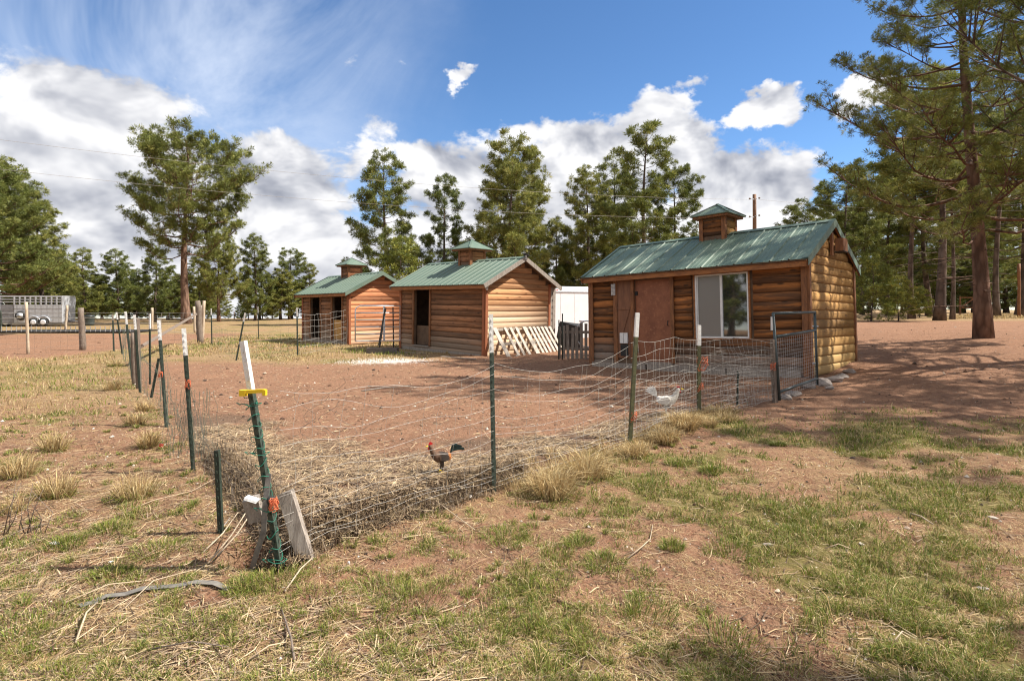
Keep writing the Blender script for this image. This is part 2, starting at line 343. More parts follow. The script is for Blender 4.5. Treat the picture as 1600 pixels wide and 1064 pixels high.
def roof_mat():
    t = NT('green_roof_metal', .5, .35); v = t.coord('Object', (1, 1, 1)); n = t.noise(v, 2.5, 5, .6); f = t.noise(v, 40, 4, .7)
    c = t.mix(t.rng(n, .35, .65), (.098, .150, .108), (.130, .172, .128)); c = t.mix(t.math('MULTIPLY', t.rng(f, .5, .75), .5), c, (.26, .29, .23)); t.color(c)
    t.set(t.b.inputs['Roughness'], t.rng(n, .3, .7, .46, .62)); return t.m
M['roof'] = roof_mat()
def glass_mat(name, base, rough):
    t = NT(name, rough, .9); t.color(base); t.b.inputs['IOR'].default_value = 1.9; t.b.inputs['Coat Weight'].default_value = .6; t.b.inputs['Coat Roughness'].default_value = .02; return t.m
M['glass'] = glass_mat('window_glass', (.02, .024, .022), .03); M['screen'] = glass_mat('insect_screen', (.075, .075, .07), .35)
M['screen'].node_tree.nodes['Principled BSDF'].inputs['Coat Weight'].default_value = .25

# ------------------------------------------------------------------ ground: one sheet, fine near the camera
def axis(c, d0, grow, lo, hi):
    out = [c]; d = d0; p = c
    while p < hi: p += d; d = min(d * grow, 25); out.append(p)
    d = d0; p = c; neg = []
    while p > lo: p -= d; d = min(d * grow, 25); neg.append(p)
    return np.array(neg[::-1] + out)
gx = axis(0, .032, 1.0135, -520, 520); gy = axis(3.4, .030, 1.012, -90, 700)
XX, YY = np.meshgrid(gx, gy); ZZ = gz(XX, YY)
nx, ny = len(gx), len(gy)
a_, b_ = pen(XX, YY); din = np.minimum(a_, b_); wob = (fbm(XX, YY, .8, 4, 31) - .5)
dc = np.hypot(XX - C0[0], YY - C0[1])
inpen = sm(-.1, .25, din + wob * .5)
alongR = (XX - C0[0]) * dR[0] + (YY - C0[1]) * dR[1]
penback = 1 - sm(0, 1.2, (YY - (17.3 - .52 * (XX + 8)) ) * 1.0 + wob * 3) * (XX < -3.0)                    # grass line at the back-left of the yard
driv = sm(-1.0, 1.0, (YY - (7.3 - .02 * XX)) + wob * 2.5) * sm(2.2, 3.8, XX)                             # bare drive beyond the lawn, right
drv2 = 1 - sm(0, 3, np.abs(YY - (24.0 + .1 * XX)) - 6 + wob * 3)
bare = np.clip(np.maximum(inpen * (1 - sm(-1, 1.5, -XX - 1.6 + wob * 2) * sm(16, 19, YY)), 0), 0, 1)
corral = sm(0, 1.5, YY - (18.5 + wob * 2)) * (1 - sm(34, 37, YY + wob * 3)) * (1 - sm(-15.5, -13.5, XX + .05 * YY + wob * 1.5))
fieldback = sm(17.0, 19.0, YY + (XX + 8) * .55 + wob * 3) * (1 - sm(-5, -3.2, XX + wob))               # field beyond the yard
bare = np.clip(bare * (1 - fieldback), 0, 1)
driveR = driv * (1 - sm(33, 36, YY - .15 * XX + wob * 2))
strip = np.exp(-((YY - (19.0 + .03 * XX)) / 1.4) ** 2) * sm(9, 12, XX) * .0
under = sm(33, 37, YY) * sm(5, 8, XX)
bareall = np.clip(np.maximum(np.maximum(bare, corral), driveR * (XX > 0)), 0, 1)
litter = sm(.02, .14, din + wob * .15) * (1 - sm(.4, 1.5, din + wob * 2.2)) * sm(.25, .5, fbm(XX, YY, 2.3, 3, 113) + .12) * (1 - sm(4.5, 7.0, dc + wob * 2))
gp_ = fbm(XX, YY, 1.1, 4, 41); gp2 = fbm(XX, YY, 3.7, 3, 43)
lawnR = sm(-.6, 1.6, XX - .15 * YY + wob * 1.5) * (YY < 12)
green = sm(.60 - .20 * lawnR, .76 - .17 * lawnR, gp_ * .65 + gp2 * .35) * (1 - bareall) * (1 - litter)
green = np.maximum(green, .55 * sm(.45, .6, gp_) * sm(9, 13, YY) * (1 - bareall))
dry = np.clip(.28 + .9 * (fbm(XX, YY, .6, 4, 51) - .45) + .45 * sm(7, 12, YY), 0, 1) * (1 - bareall)
dry = np.maximum(dry, .8 * under)
base = np.stack([green, dry, litter], -1).reshape(-1, 3)
idx = np.arange(nx * ny).reshape(ny, nx)
FQ = np.stack([idx[:-1, :-1], idx[:-1, 1:], idx[1:, 1:], idx[1:, :-1]], -1).reshape(-1, 4)
def ground_mat():
    t = NT('red_dirt_and_turf', .95, .08); at_ = t.N.new('ShaderNodeAttribute'); at_.attribute_name = 'tint'; s = t.N.new('ShaderNodeSeparateColor'); t.L.new(at_.outputs['Color'], s.inputs[0])
    v = t.coord('Object'); n1 = t.noise(v, 1.3, 6, .6); n2 = t.noise(v, 14, 6, .7); n3 = t.noise(v, 70, 4, .75); n4 = t.noise(v, 240, 2, .6)
    dirt = t.mix(t.rng(n1, .35, .65), (.300, .148, .084), (.200, .097, .056)); dirt = t.mix(t.rng(n2, .35, .68), dirt, (.36, .212, .130)); dirt = t.mix(t.math('MULTIPLY', t.rng(n3, .50, .62), .85), dirt, (.105, .055, .034)); dirt = t.mix(t.math('MULTIPLY', t.rng(n4, .60, .72), .6), dirt, (.50, .38, .29))
    dryc = t.mix(t.rng(n3, .35, .65), (.37, .25, .125), (.20, .125, .065)); dryc = t.mix(t.math('MULTIPLY', t.rng(n4, .5, .65), .5), dryc, (.50, .38, .22))
    c = t.mix(t.math('MULTIPLY', t.rng(t.math('ADD', s.outputs[1], t.math('MULTIPLY', t.math('SUBTRACT', n2, .5), 1.4)), .15, .75), .9), dirt, dryc)
    grc = t.mix(t.rng(n3, .35, .65), (.125, .13, .032), (.19, .17, .055))
    c = t.mix(t.math('MULTIPLY', t.rng(t.math('ADD', s.outputs[0], t.math('MULTIPLY', t.math('SUBTRACT', n2, .5), 1.2)), .2, .8), .75), c, grc)
    lit = t.mix(t.rng(n3, .35, .65), (.27, .17, .11), (.10, .062, .042))
    c = t.mix(t.rng(s.outputs[2], .2, .8), c, lit)
    ch = t.noise(t.coord('Object', (1, 1, 1)), 3.0, 4, .7)
    vh = t.N.new('ShaderNodeTexVoronoi'); vh.inputs['Scale'].default_value = 4.5; vh.inputs['Randomness'].default_value = 1.0; wv = t.N.new('ShaderNodeVectorMath'); wv.operation = 'ADD'; t.L.new(v, wv.inputs[0])
    nz = t.N.new('ShaderNodeTexNoise'); nz.inputs['Scale'].default_value = 3; t.L.new(v, nz.inputs['Vector']); t.L.new(nz.outputs['Color'], wv.inputs[1]); t.L.new(wv.outputs[0], vh.inputs['Vector'])
    dim = t.rng(vh.outputs['Distance'], .05, .30); c = t.mix(t.math('MULTIPLY', t.math('SUBTRACT', 1.0, dim), .30), c, (.15, .08, .05))  # dimples: shade of the hollows mixed into the dirt colour, besides the bump
    t.color(c); h = t.math('ADD', t.math('ADD', t.math('MULTIPLY', n2, .6), t.math('MULTIPLY', n3, .4)), t.math('MULTIPLY', dim, .45)); t.bump(h, 1.0, .055); return t.m
M['ground'] = ground_mat()
gm = npmesh('ground', np.stack([XX, YY, ZZ], -1).reshape(-1, 3), FQ, M['ground'], base, True)
ground = link('ground', gm); tag(ground, kind='structure')
def sample(field, x, y):
    ix = np.clip(np.searchsorted(gx, x) - 1, 0, nx - 2); iy = np.clip(np.searchsorted(gy, y) - 1, 0, ny - 2)
    return field[iy, ix]
def gzs(x, y):
    x = np.asarray(x, float); y = np.asarray(y, float)
    ix = np.clip(np.searchsorted(gx, x) - 1, 0, nx - 2); iy = np.clip(np.searchsorted(gy, y) - 1, 0, ny - 2)
    fx = (x - gx[ix]) / (gx[ix + 1] - gx[ix]); fy = (y - gy[iy]) / (gy[iy + 1] - gy[iy])
    return (ZZ[iy, ix] * (1 - fx) + ZZ[iy, ix + 1] * fx) * (1 - fy) + (ZZ[iy + 1, ix] * (1 - fx) + ZZ[iy + 1, ix + 1] * fx) * fy

# ------------------------------------------------------------------ sheds
BH = .19
def plank_mesh(L, along, mat, h=BH):
    """half-log board: straight back, rounded face; origin at its lower edge; length L"""
    prof = [(0, 0), (.016, .005), (.028, h * .25), (.031, h * .52), (.026, h * .82), (.010, h - .004), (0, h - .001)]
    vs = []; n = len(prof); k = 3
    for i in range(k):
        q = L * i / (k - 1)
        for (o, z) in prof: vs.append((q, -o, z) if along == 'x' else (o, q, z))
    fs = []
    for i in range(k - 1):
        for j in range(n - 1): a = i * n + j; fs.append((a, a + n, a + n + 1, a + 1) if along == 'x' else (a + 1, a + n + 1, a + n, a))
    fs += [tuple(range(n)), tuple(range((k) * n - 1, (k - 1) * n - 1, -1))]
    me = bpy.data.meshes.new('plank'); me.from_pydata(vs, [], fs); me.polygons.foreach_set('use_smooth', [True] * (len(fs) - 2) + [False] * 2); me.materials.append(mat); me.update(); return me
pcache = {}
def plank(parent, x, y, z, L, along, mat):
    key = (round(L, 2), along, mat.name)
    if key not in pcache: pcache[key] = plank_mesh(L, along, mat)
    return link('plank', pcache[key], parent, (x + random.uniform(-.003, .003), y + random.uniform(-.003, .003), z))
def shed(P, oe, og, label, opens, mats, ribs, cup, door=None, window=None, floor_z=.12, gtrim='metal', group=None, extra_post=()):
    X, D, th, Ln, W, z0, H, Rg, tl, tw = P
    e1 = Vector((-math.cos(th), math.sin(th), tl)).normalized(); e2 = Vector((math.sin(th), math.cos(th), tw)); e2 = (e2 - e1 * e2.dot(e1)).normalized(); e3 = (-e1).cross(e2)
    Mx = Matrix((-e1, e2, e3)).transposed().to_4x4(); Mx.translation = (X, D, z0)
    root = empty('log_shed', (0, 0, 0), label, 'shed', group); root.matrix_world = Mx
    mf, mg = mats[:2]; T = .09; sl = (Rg - H) / (W / 2)
    # structural walls with true openings (front wall y 0..T, planks stand in front of it)
    fw = MB(); xs = sorted(opens); cur = 0.0; cuts = []
    for (s0, s1, zb, zt) in xs:
        fw.lohi((-s0, 0, 0), (-cur, T, H)); fw.lohi((-s1, 0, zt), (-s0, T, H))
        if zb > 0: fw.lohi((-s1, 0, 0), (-s0, T, zb))
        cur = s1
    fw.lohi((-Ln, 0, 0), (-cur, T, H))
    front = fw.build('front_wall', M['dark_in'], root)
    def gable(x0, x1):
        m = MB(); q = [(T, 0), (W, 0), (W, H), (W / 2, Rg - .02), (T, H + T * sl)]
        vs = [(x0, y, z) for y, z in q] + [(x1, y, z) for y, z in q]; n = 5
        return m.add(vs, [tuple(range(n - 1, -1, -1)), tuple(range(n, 2 * n))] + [(i, (i + 1) % n, n + (i + 1) % n, n + i) for i in range(n)])
    gw = gable(-T, 0).build('gable_wall', M['dark_in'], root); g2 = gable(-Ln, -Ln + T).build('gable_wall', M['dark_in'], root)
    bw = MB().lohi((-Ln + T, W - T, 0), (-T, W, H)).build('back_wall', M['dark_in'], root)
    MB().lohi((-Ln + T, T, 0.0), (-T, W - T, floor_z)).build('floor', M['skid'], root)
    # boards on the front wall, cut round the openings
    nrow = int((H - .02) / BH) + 1
    tr = .10
    segs_all = []
    for r in range(nrow):
        z = r * BH; 
        if z + BH > H + .02: break
        cur = tr
        for (s0, s1, zb, zt) in xs:
            if z + BH * .5 > zb and z + BH * .5 < zt + .02:
                if s0 - .09 - cur > .05: segs_all.append((cur, s0 - .09, z))
                cur = s1 + .09
        # extra vertical posts
        if Ln - tr - cur > .05: segs_all.append((cur, Ln - tr, z))
    for (a, b, z) in segs_all:
        parts = [(a, b)]
        for (pa, pb) in extra_post:
            nn = []
            for (u, v) in parts:
                if pa > u and pb < v: nn += [(u, pa), (pb, v)]
                elif pa <= u < pb < v: nn.append((pb, v))
                elif u < pa < v <= pb: nn.append((u, pa))
                elif pa <= u and v <= pb: pass
                else: nn.append((u, v))
            parts = nn
        for (u, v) in parts:
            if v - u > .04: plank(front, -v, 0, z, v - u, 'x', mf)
    r = 0; z = 0
    while z + BH * .4 < Rg:
        zt = z + BH
        y0, y1 = .06, W - .06
        if zt > H: c = (zt - H) / sl; y0 = max(y0, c + .0); y1 = min(y1, W - c)
        if y1 - y0 > .12:
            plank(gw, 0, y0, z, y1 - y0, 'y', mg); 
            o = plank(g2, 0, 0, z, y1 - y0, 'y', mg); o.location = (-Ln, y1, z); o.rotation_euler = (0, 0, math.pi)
        z += BH; r += 1
    for i in range(int(H / BH)):
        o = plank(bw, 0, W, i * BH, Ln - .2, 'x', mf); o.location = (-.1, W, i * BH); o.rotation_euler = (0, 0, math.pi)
    # corner boards
    for (x, y, sx) in ((0, 0, 1), (-Ln, 0, -1), (0, W, 1), (-Ln, W, -1)):
        m = MB(); fy = -1 if y == 0 else 1
        m.box((x - sx * .045, y + fy * .024, H / 2 - .01), (.11, .05, H - .02)); m.box((x + sx * .035, y - fy * .022, H / 2 - .012), (.05, .10, H - .024), None)
        m.build('corner_board', mats[2] if len(mats) > 2 else M['trim'], root)
    # casing round each opening
    for (s0, s1, zb, zt) in xs:
        if window and abs(window[0] - s0) < .01: continue
        for s in (s0 - .045, s1 + .045): MB().box((-s, -.028, (zb + zt) / 2 + .03), (.09, .05, zt - zb + .06)).build('door_casing', M['trim'], root)
        MB().box((-(s0 + s1) / 2, -.030, zt + .105), (s1 - s0 + .30, .045, .09)).build('door_head', M['trim_orange'], root)
        MB().box((-(s0 + s1) / 2, .0, zb - .02), (s1 - s0 + .04, .16, .04)).build('threshold', M['grey_wood'], root)
    # frieze under the eave
    MB().lohi((-Ln - og + .02, -oe + .03, H - oe * sl - .115), (og - .02, -oe + .065, H - oe * sl - .005)).build('fascia', M['trim_orange'], root)
    MB().lohi((-Ln + .05, -.046, H - .11), (-.05, -.003, H - .0)).build('frieze_board', M['trim_orange'], root)
    # roof: metal sheets with raised ribs, both slopes
    roof = MB(); th_ = .035
    for sgn in (0, 1):
        ya, za = (-oe, H - oe * sl) if sgn == 0 else (W + oe, H - oe * sl)
        vs = []
        for x in (-Ln - og, og):
            vs += [(x, ya, za), (x, W / 2, Rg), (x, W / 2, Rg + th_), (x, ya, za + th_)]
        roof.add(vs, [(0, 1, 2, 3), (7, 6, 5, 4), (0, 4, 5, 1), (3, 2, 6, 7), (0, 3, 7, 4)])
    rf = roof.build('roof', M['dark_in'], root)
    x0, x1 = -Ln - og - .015, og + .015; nb = ribs; pw = (x1 - x0) / nb; pmesh = {}
    ln = math.hypot(W / 2 + oe, (Rg - H) + oe * sl) + .03
    prof = [(0, .0), (.012, .024), (.028, .024), (.042, .002), (pw * .35, .002), (pw * .37, .007), (pw * .40, .007), (pw * .42, .002), (pw * .66, .002), (pw * .68, .007), (pw * .71, .007), (pw * .73, .002), (pw + .002, .001)]
    vs = []; n = len(prof)
    for q in (0, ln * .5, ln): vs += [(u, q, h) for u, h in prof]
    fs = [(i * n + j, i * n + j + 1, (i + 1) * n + j + 1, (i + 1) * n + j) for i in range(2) for j in range(n - 1)]
    b0 = len(vs); vs += [(u, -0.0, h - .006) for u, h in prof]; fs += [(b0 + j, b0 + j + 1, j + 1, j) for j in range(n - 1)]
    pm = bpy.data.meshes.new('roof_panel'); pm.from_pydata(vs, [], fs); pm.materials.append(M['roof']); pm.update()
    ang = math.atan(sl)
    for sgn in (0, 1):
        for i in range(nb):
            o = link('roof_panel', pm, rf)
            if sgn == 0: o.location = (x0 + i * pw, -oe - .02, H - oe * sl + th_ + .004 - .02 * sl); o.rotation_euler = (ang, 0, 0)
            else: o.location = (x0 + (i + 1) * pw, W + oe + .02, H - oe * sl + th_ + .004 - .02 * sl); o.rotation_euler = (ang, 0, math.pi)
    m = MB(); zt = Rg + th_ + .034
    m.add([(x0, W / 2 - .13, zt - .13 * sl), (x0, W / 2, zt), (x0, W / 2 + .13, zt - .13 * sl), (x1, W / 2 - .13, zt - .13 * sl), (x1, W / 2, zt), (x1, W / 2 + .13, zt - .13 * sl)], [(0, 3, 4, 1), (1, 4, 5, 2)]); m.build('ridge_cap', M['roof'], rf)
    # barge boards / metal rake trim at both gables
    for x, sx in ((og, 1), (-Ln - og, -1)):
        for sgn in (-1, 1):
            ye = W / 2 + sgn * (W / 2 + oe + .02); ze = H - (oe + .02) * sl
            A = Vector((x + sx * .022, ye, ze - .02)); B = Vector((x + sx * .022, W / 2, Rg - .02))
            if gtrim == 'metal':
                m = MB(); d = .15; m.add([A + Vector((0, 0, .085)), B + Vector((0, 0, .085)), B - Vector((0, 0, d - .06)), A - Vector((0, 0, d - .07)), A + Vector((-sx * .1, 0, .088)), B + Vector((-sx * .1, 0, .088))], [(0, 1, 2, 3), (4, 5, 1, 0)])
                m.build('rake_trim', M['roof'], rf)
                MB().beam(A - Vector((sx * .03, 0, .03)), B - Vector((sx * .03, 0, .03)), .025, .12, (1, 0, 0)).build('barge_board', M['trim'], rf)
            else:
                MB().beam(A, B, .035, .14, (1, 0, 0)).build('barge_board', M['grey_wood'], rf)
    # cupola
    cs, cw, chh, cr = cup   # position along wall, half width, body height, roof half width
    cp = MB(); zc = Rg - cw * sl - .05; cb = cp.lohi((-cs - cw, W / 2 - cw, zc), (-cs + cw, W / 2 + cw, Rg + chh)).build('cupola', M['dark_in'], root)
    zz = Rg - .02
    while zz < Rg + chh - .08:
        hgt = min(BH, Rg + chh - zz)
        for k, (dx, dy, al) in enumerate(((-cw + .06, -cw, 'x'), (cw, -cw + .06, 'y'))):
            o = plank(cb, -cs + dx, W / 2 + dy, zz, 2 * cw - .12, al, mf if al == 'x' else mg)
            if al == 'x' : pass
        o = plank(cb, 0, 0, zz, 2 * cw - .12, 'x', mf); o.location = (-cs + cw - .06, W / 2 + cw, zz); o.rotation_euler = (0, 0, math.pi)
        o = plank(cb, 0, 0, zz, 2 * cw - .12, 'y', mg); o.location = (-cs - cw, W / 2 + cw - .06, zz); o.rotation_euler = (0, 0, math.pi)
        zz += BH
    for sx in (-1, 1):
        for sy in (-1, 1): MB().lohi((-cs + sx * (cw - .01) - .05, W / 2 + sy * (cw - .01) - .05, zc - .0), (-cs + sx * (cw - .01) + .05, W / 2 + sy * (cw - .01) + .05, Rg + chh)).build('corner_board', M['trim'], cb)
    m = MB(); a = cr - .05; zt = Rg + chh
    m.lohi((-cs - a, W / 2 - a, zt), (-cs + a, W / 2 + a, zt + .07)); m.build('cupola_soffit', M['trim'], cb)
    m = MB(); hh = cr * .62; b = cr
    vs = [(-cs - b, W / 2 - b, zt + .075), (-cs + b, W / 2 - b, zt + .075), (-cs + b, W / 2 + b, zt + .075), (-cs - b, W / 2 + b, zt + .075), (-cs, W / 2, zt + .075 + hh)]
    vs += [(x, y, zt + .055) for x, y, z in vs[:4]]
    m.add(vs, [(0, 1, 4), (1, 2, 4), (2, 3, 4), (3, 0, 4), (5, 6, 1, 0), (6, 7, 2, 1), (7, 8, 3, 2), (8, 5, 0, 3), (8, 7, 6, 5)]); m.build('cupola_roof', M['roof'], cb)
    for (x, y) in ((-1, -1), (1, -1), (1, 1), (-1, 1)):
        MB().beam((-cs + x * b, W / 2 + y * b, zt + .085), (-cs, W / 2, zt + .085 + hh), .07, .012, (y, -x, 0)).build('hip_cap', M['roof'], cb)
    # skid timbers
    for yy in (-.05, W - .05): MB().lohi((-Ln - .02, yy + .01, -.16), (.02, yy + .15, -.004)).build('skid', M['skid'], root)
    return root, Mx

RP = [5.9, 11.408, .785, 5.367, 3.137, .08, 2.431, 3.27, -.035, -.02]
MP = [-.902, 18.931, .825, 5.167, 3.031, -.226, 2.538, 3.355, .01, -.008]
LP = [-7.124, 25.15, .819, 4.807, 3.03, -.213, 2.38, 3.175, -.005, .001]
mRf = plank_mat('stained_boards_dark', (.44, .165, .042), (.25, .092, .028), (.055, .032, .020), (.20, .165, .135), 'x', .85, -.05)
mRg = plank_mat('golden_log_boards', (.46, .255, .085), (.33, .175, .055), (.17, .085, .03), (.38, .25, .10), 'y', .35, .1)
mMf = plank_mat('brown_boards', (.42, .20, .092), (.25, .115, .058), (.085, .045, .028), (.33, .25, .18), 'x', .75, -.2)
mMg = plank_mat('sunbleached_log_boards', (.54, .30, .145), (.42, .20, .085), (.21, .09, .04), (.58, .43, .29), 'y', .6, .75)
mLg = plank_mat('orange_log_boards', (.52, .22, .10), (.42, .165, .075), (.20, .075, .04), (.50, .34, .22), 'y', .45, -.1)
corner_or = worn('corner_orange', (.33, .115, .05), (.24, .085, .04), 6, stretch=(2, 2, .5))

win = (1.16, 2.38, .76, 2.18)
shR, MxR = shed(RP, .25, .10, 'large log shed nearest the camera with a sliding window and dappled green roof', [win, (3.01, 4.01, .16, 2.17)], (mRf, mRg, M['trim']), 15, (2.55, .30, .42, .50), window=win, gtrim='metal', extra_post=((4.01, 4.62),))
# door leaf, patch panel, dark post, vent, box on the right shed
dl = MB().lohi((-4.0, .02, .165), (-3.02, .06, 2.165)).build('door', M['door'], shR)
for zz in (.45, 1.85): MB().lohi((-4.0, .0, zz - .05), (-3.93, .018, zz + .05)).build('hinge', M['black'], dl)
MB().tube([(-3.10, .015, 1.05), (-3.10, -.03, 1.05), (-3.10, -.03, 1.16), (-3.10, .015, 1.16)], .008, 6).build('handle', M['black'], dl)
pp = MB().lohi((-4.50, -.035, .25), (-4.11, -.003, 2.28)).build('patch_panel', M['patch'], shR)
MB().beam((-4.45, -.045, .62), (-4.16, -.045, 1.45), .05, .02, (1, 0, 0)).build('brace', M['patch'], pp); MB().lohi((-4.49, -.052, 1.46), (-4.12, -.036, 1.53)).build('brace', M['patch'], pp)
MB().lohi((-4.62, -.055, -.02), (-4.505, -.003, 2.40)).build('wall_post', M['trim'], shR)
m = MB(); m.lohi((-4.66, -.075, 1.83), (-4.54, -.056, 2.12)); vent = m.build('vent', M['galv'], shR)
for k in range(8): MB().beam((-4.655, -.080, 1.85 + k * .034), (-4.545, -.080, 1.85 + k * .034), .02, .012, (0, 1, 0)).build('slat', M['alu_dark'], vent)
box_ = MB().lohi((-4.42, -.075, .62), (-4.20, -.036, .88)).build('outlet_box', M['white_frame'], shR); MB().lohi((-4.314, -.079, .63), (-4.306, -.0755, .87)).build('seam', M['alu_dark'], box_)
MB().lohi((-4.42, -.05, .30), (-4.20, -.036, .60)).build('pop_hole', M['black'], shR)
# window: wooden casing, white frame, two sashes
s0, s1, zb, zt = win
wn = MB(); fr = .035
for a, b in (((-s1 - .035, -.05, zb - .035), (s1 * -1 + .0, -.006, zt + .035)), ((-s0, -.05, zb - .035), (-s0 + .035, -.006, zt + .035)), ((-s1, -.05, zt), (-s0, -.006, zt + .035)), ((-s1, -.05, zb - .035), (-s0, -.006, zb))): wn.lohi(a, b)
wroot = wn.build('window', M['trim_orange'], shR)
for a, b in (((-s1, -.04, zb), (-s1 + fr, .05, zt)), ((-s0 - fr, -.04, zb), (-s0, .05, zt)), ((-s1 + fr, -.04, zt - fr), (-s0 - fr, .05, zt)), ((-s1 + fr, -.04, zb), (-s0 - fr, .05, zb + fr))): MB().lohi(a, b).build('frame', M['white_frame'], wroot)
xm = -(s0 + s1) / 2
MB().lohi((xm - .025, -.03, zb + fr), (xm + .025, .03, zt - fr)).build('mullion', M['white_frame'], wroot)
for xa in (-s1 + fr, ): MB().lohi((xa + .001, -.012, zb + fr), (xa + .022, .02, zt - fr)).build('sash_stile', M['white_frame'], wroot)
MB().lohi((-s1 + fr + .022, .004, zb + fr), (xm - .025, .010, zt - fr)).build('pane', M['screen'], wroot)
MB().lohi((xm + .025, .000, zb + fr), (-s0 - fr, .006, zt - fr)).build('pane', M['glass'], wroot)
# gable floodlight box and bracket on the right shed
yb = 1.55
br = MB().lohi((.05, yb - .20, 2.52), (.10, yb - .10, 3.02)).build('gable_bracket', M['trim'], shR)
MB().lohi((.10, yb - .02, 2.62), (.26, yb + .30, 2.90)).build('hatch_box', M['trim'], br)
MB().lohi((.05, yb - .02, 2.60), (.28, yb + .34, 2.615)).build('bracket_arm', M['black'], br)
# lower skirt boards and foundation stones of the right shed
for (a, b, z) in ((-5.3, -3.7, -.02), (-3.65, -1.7, -.02), (-1.66, -.15, -.02)): MB().lohi((a, -.075, z - .16), (b, -.040, z + .14)).build('skirt_board', M['grey_wood'], shR)

shM, MxM = shed(MP, .30, .30, 'middle log shed with open doorway and two pallets leaning on its sunlit gable', [(3.157, 4.18, .19, 2.30)], (mMf, mMg, corner_or), 17, (2.62, .33, .40, .60), gtrim='wood')
shL, MxL = shed(LP, .30, .30, 'farthest log shed with two open doorways and an orange gable', [(.577, 1.54, .12, 2.10), (2.78, 3.84, .12, 2.10)], (mMf, mLg, corner_or), 17, (2.62, .33, .42, .58), gtrim='metal')
# middle shed details: plywood half-door inside, gable lamp, solar light, grey end boards
MB().lohi((-4.17, .12, .20), (-3.17, .14, .92)).build('half_door', M['dark_in'], shM)
lamp = MB().lathe([(.02, -.05), (.05, -.04), (.05, .03), (.16, .05), (.17, .075), (.03, .10)], (.10, -.02, 2.36), 14).build('yard_lamp', M['white_paint'], shM)
MB().lathe([(.03, -.14), (.045, -.10), (.045, -.05)], (.10, -.02, 2.36), 10).build('bulb', M['white_frame'], lamp)
sp = MB().beam((.36, 1.42, 3.50), (.36, 1.62, 3.42), .16, .02, (1, 0, 0)).build('solar_light', M['black'], shM); MB().beam((.34, 1.50, 3.30), (.34, 1.52, 3.45), .04, .04).build('mount', M['white_frame'], sp)
MB().lohi((.045, 1.45, 3.08), (.075, 1.53, 3.30)).build('gable_hook', M['black'], shM)
for k in range(2): MB().lohi((-.02 - .0, 3.06 + .16 * k, -.1), (.02, 3.20 + .16 * k, 2.40)).build('end_board', M['grey_wood'], shM)
for k in range(9): MB().lohi((.021, 3.16, .2 + k * .24), (.026, 3.19, .29 + k * .24)).build('slot', M['black'], shM)
MB().lohi((-1.52, .05, .10), (-.60, .09, 1.05)).build('stall_board', worn('yellow_plywood', (.50, .28, .09), (.42, .22, .07), 4), shL)
for sh, Ln in ((shM, 5.0), (shL, 4.7)):
    for k in range(2): MB().lohi((-Ln + .1, -.072, -.10 - .0), (-.14, -.040, .10)).build('skirt_board', M['grey_wood'], sh) if k == 0 else None
# stones round the base of the right shed
def rock_mesh(seed, mat, sx=1, sy=1, sz=.7):
    bm = bmesh.new(); bmesh.ops.create_icosphere(bm, subdivisions=2, radius=.5); rr = random.Random(seed)
    ph = [rr.uniform(0, 6) for _ in range(6)]
    for v in bm.verts:
        c = v.co; n = 1 + .22 * math.sin(3 * c.x * 2 + ph[0]) * math.sin(4 * c.y + ph[1]) + .15 * math.sin(7 * c.z + ph[2] + 4 * c.x) + rr.uniform(-.06, .06)
        v.co = Vector((c.x * n * sx, c.y * n * sy, c.z * n * sz))
    me = bpy.data.meshes.new('rock'); bm.to_mesh(me); bm.free(); me.materials.append(mat); return me
rocks = [rock_mesh(i, M['stone']) for i in range(5)]
stone_labels = ['flat grey stone under the dark gate at the right shed corner', 'pale stone beside the gate hinge post', 'rounded stone under the right shed gable', 'small stone in front of the shed corner', 'low stone near the back gable corner', 'brown stone wedged beneath the shed skid', 'broad stone at the foot of the gate frame', 'chipped stone on the drive edge by the gable']
for k, (px, py, s) in enumerate(((1262, 607, .26), (1285, 602, .34), (1303, 596, .30), (1240, 618, .22), (1328, 581, .22), (1316, 588, .24), (1228, 622, .18), (1296, 608, .14))):
    p = G(px, py); o = link('foundation_stone', rocks[k % 5]); o.location = p + Vector((0, 0, s * .12)); o.scale = (s * 1.2, s, s * .8); o.rotation_euler = (0, 0, k * 1.3)
    tag(o, stone_labels[k], 'stone', 'stones round the foot of the right shed')

# ------------------------------------------------------------------ fences
def zbase(x, y): return float(gz(x, y, False))
def tpost(parent, base, top, tipfrac=.17, mat='green_post', tip='white_paint', w=.036, face=(-.2, -1, 0)):
    """studded steel T-post: flange, stem and a painted tip as a sub-part"""
    A = Vector(base); B = Vector(top); t = (B - A).normalized(); A = A - t * .12; Lg = (B - A).length; P = A + t * Lg * (1 - tipfrac)
    f = Vector(face); f = (f - t * f.dot(t)).normalized(); sd = t.cross(f)
    def seg(m, a, b):
        m.beam(a, b, w, .006, sd); m.beam(a - f * .018, b - f * .018, .007, .030, sd)
    m = MB(); seg(m, A, P if tip else B); k = 0; n = int(Lg / .055)
    for i in range(n):
        q = A + t * (i + .5) * .055
        if (q - P).length < 1e9 and (q - A).dot(t) < Lg * (1 - tipfrac): m.beam(q - t * .009 + f * .006, q + t * .009 + f * .006, .010, .009, sd)
    po = m.build('post', M[mat], parent)
    if tip:
        m = MB(); seg(m, P, B)
        for i in range(n):
            q = A + t * (i + .5) * .055
            if (q - A).dot(t) > Lg * (1 - tipfrac): m.beam(q - t * .009 + f * .006, q + t * .009 + f * .006, .010, .009, sd)
        m.build('tip', M[tip], po)
    return po
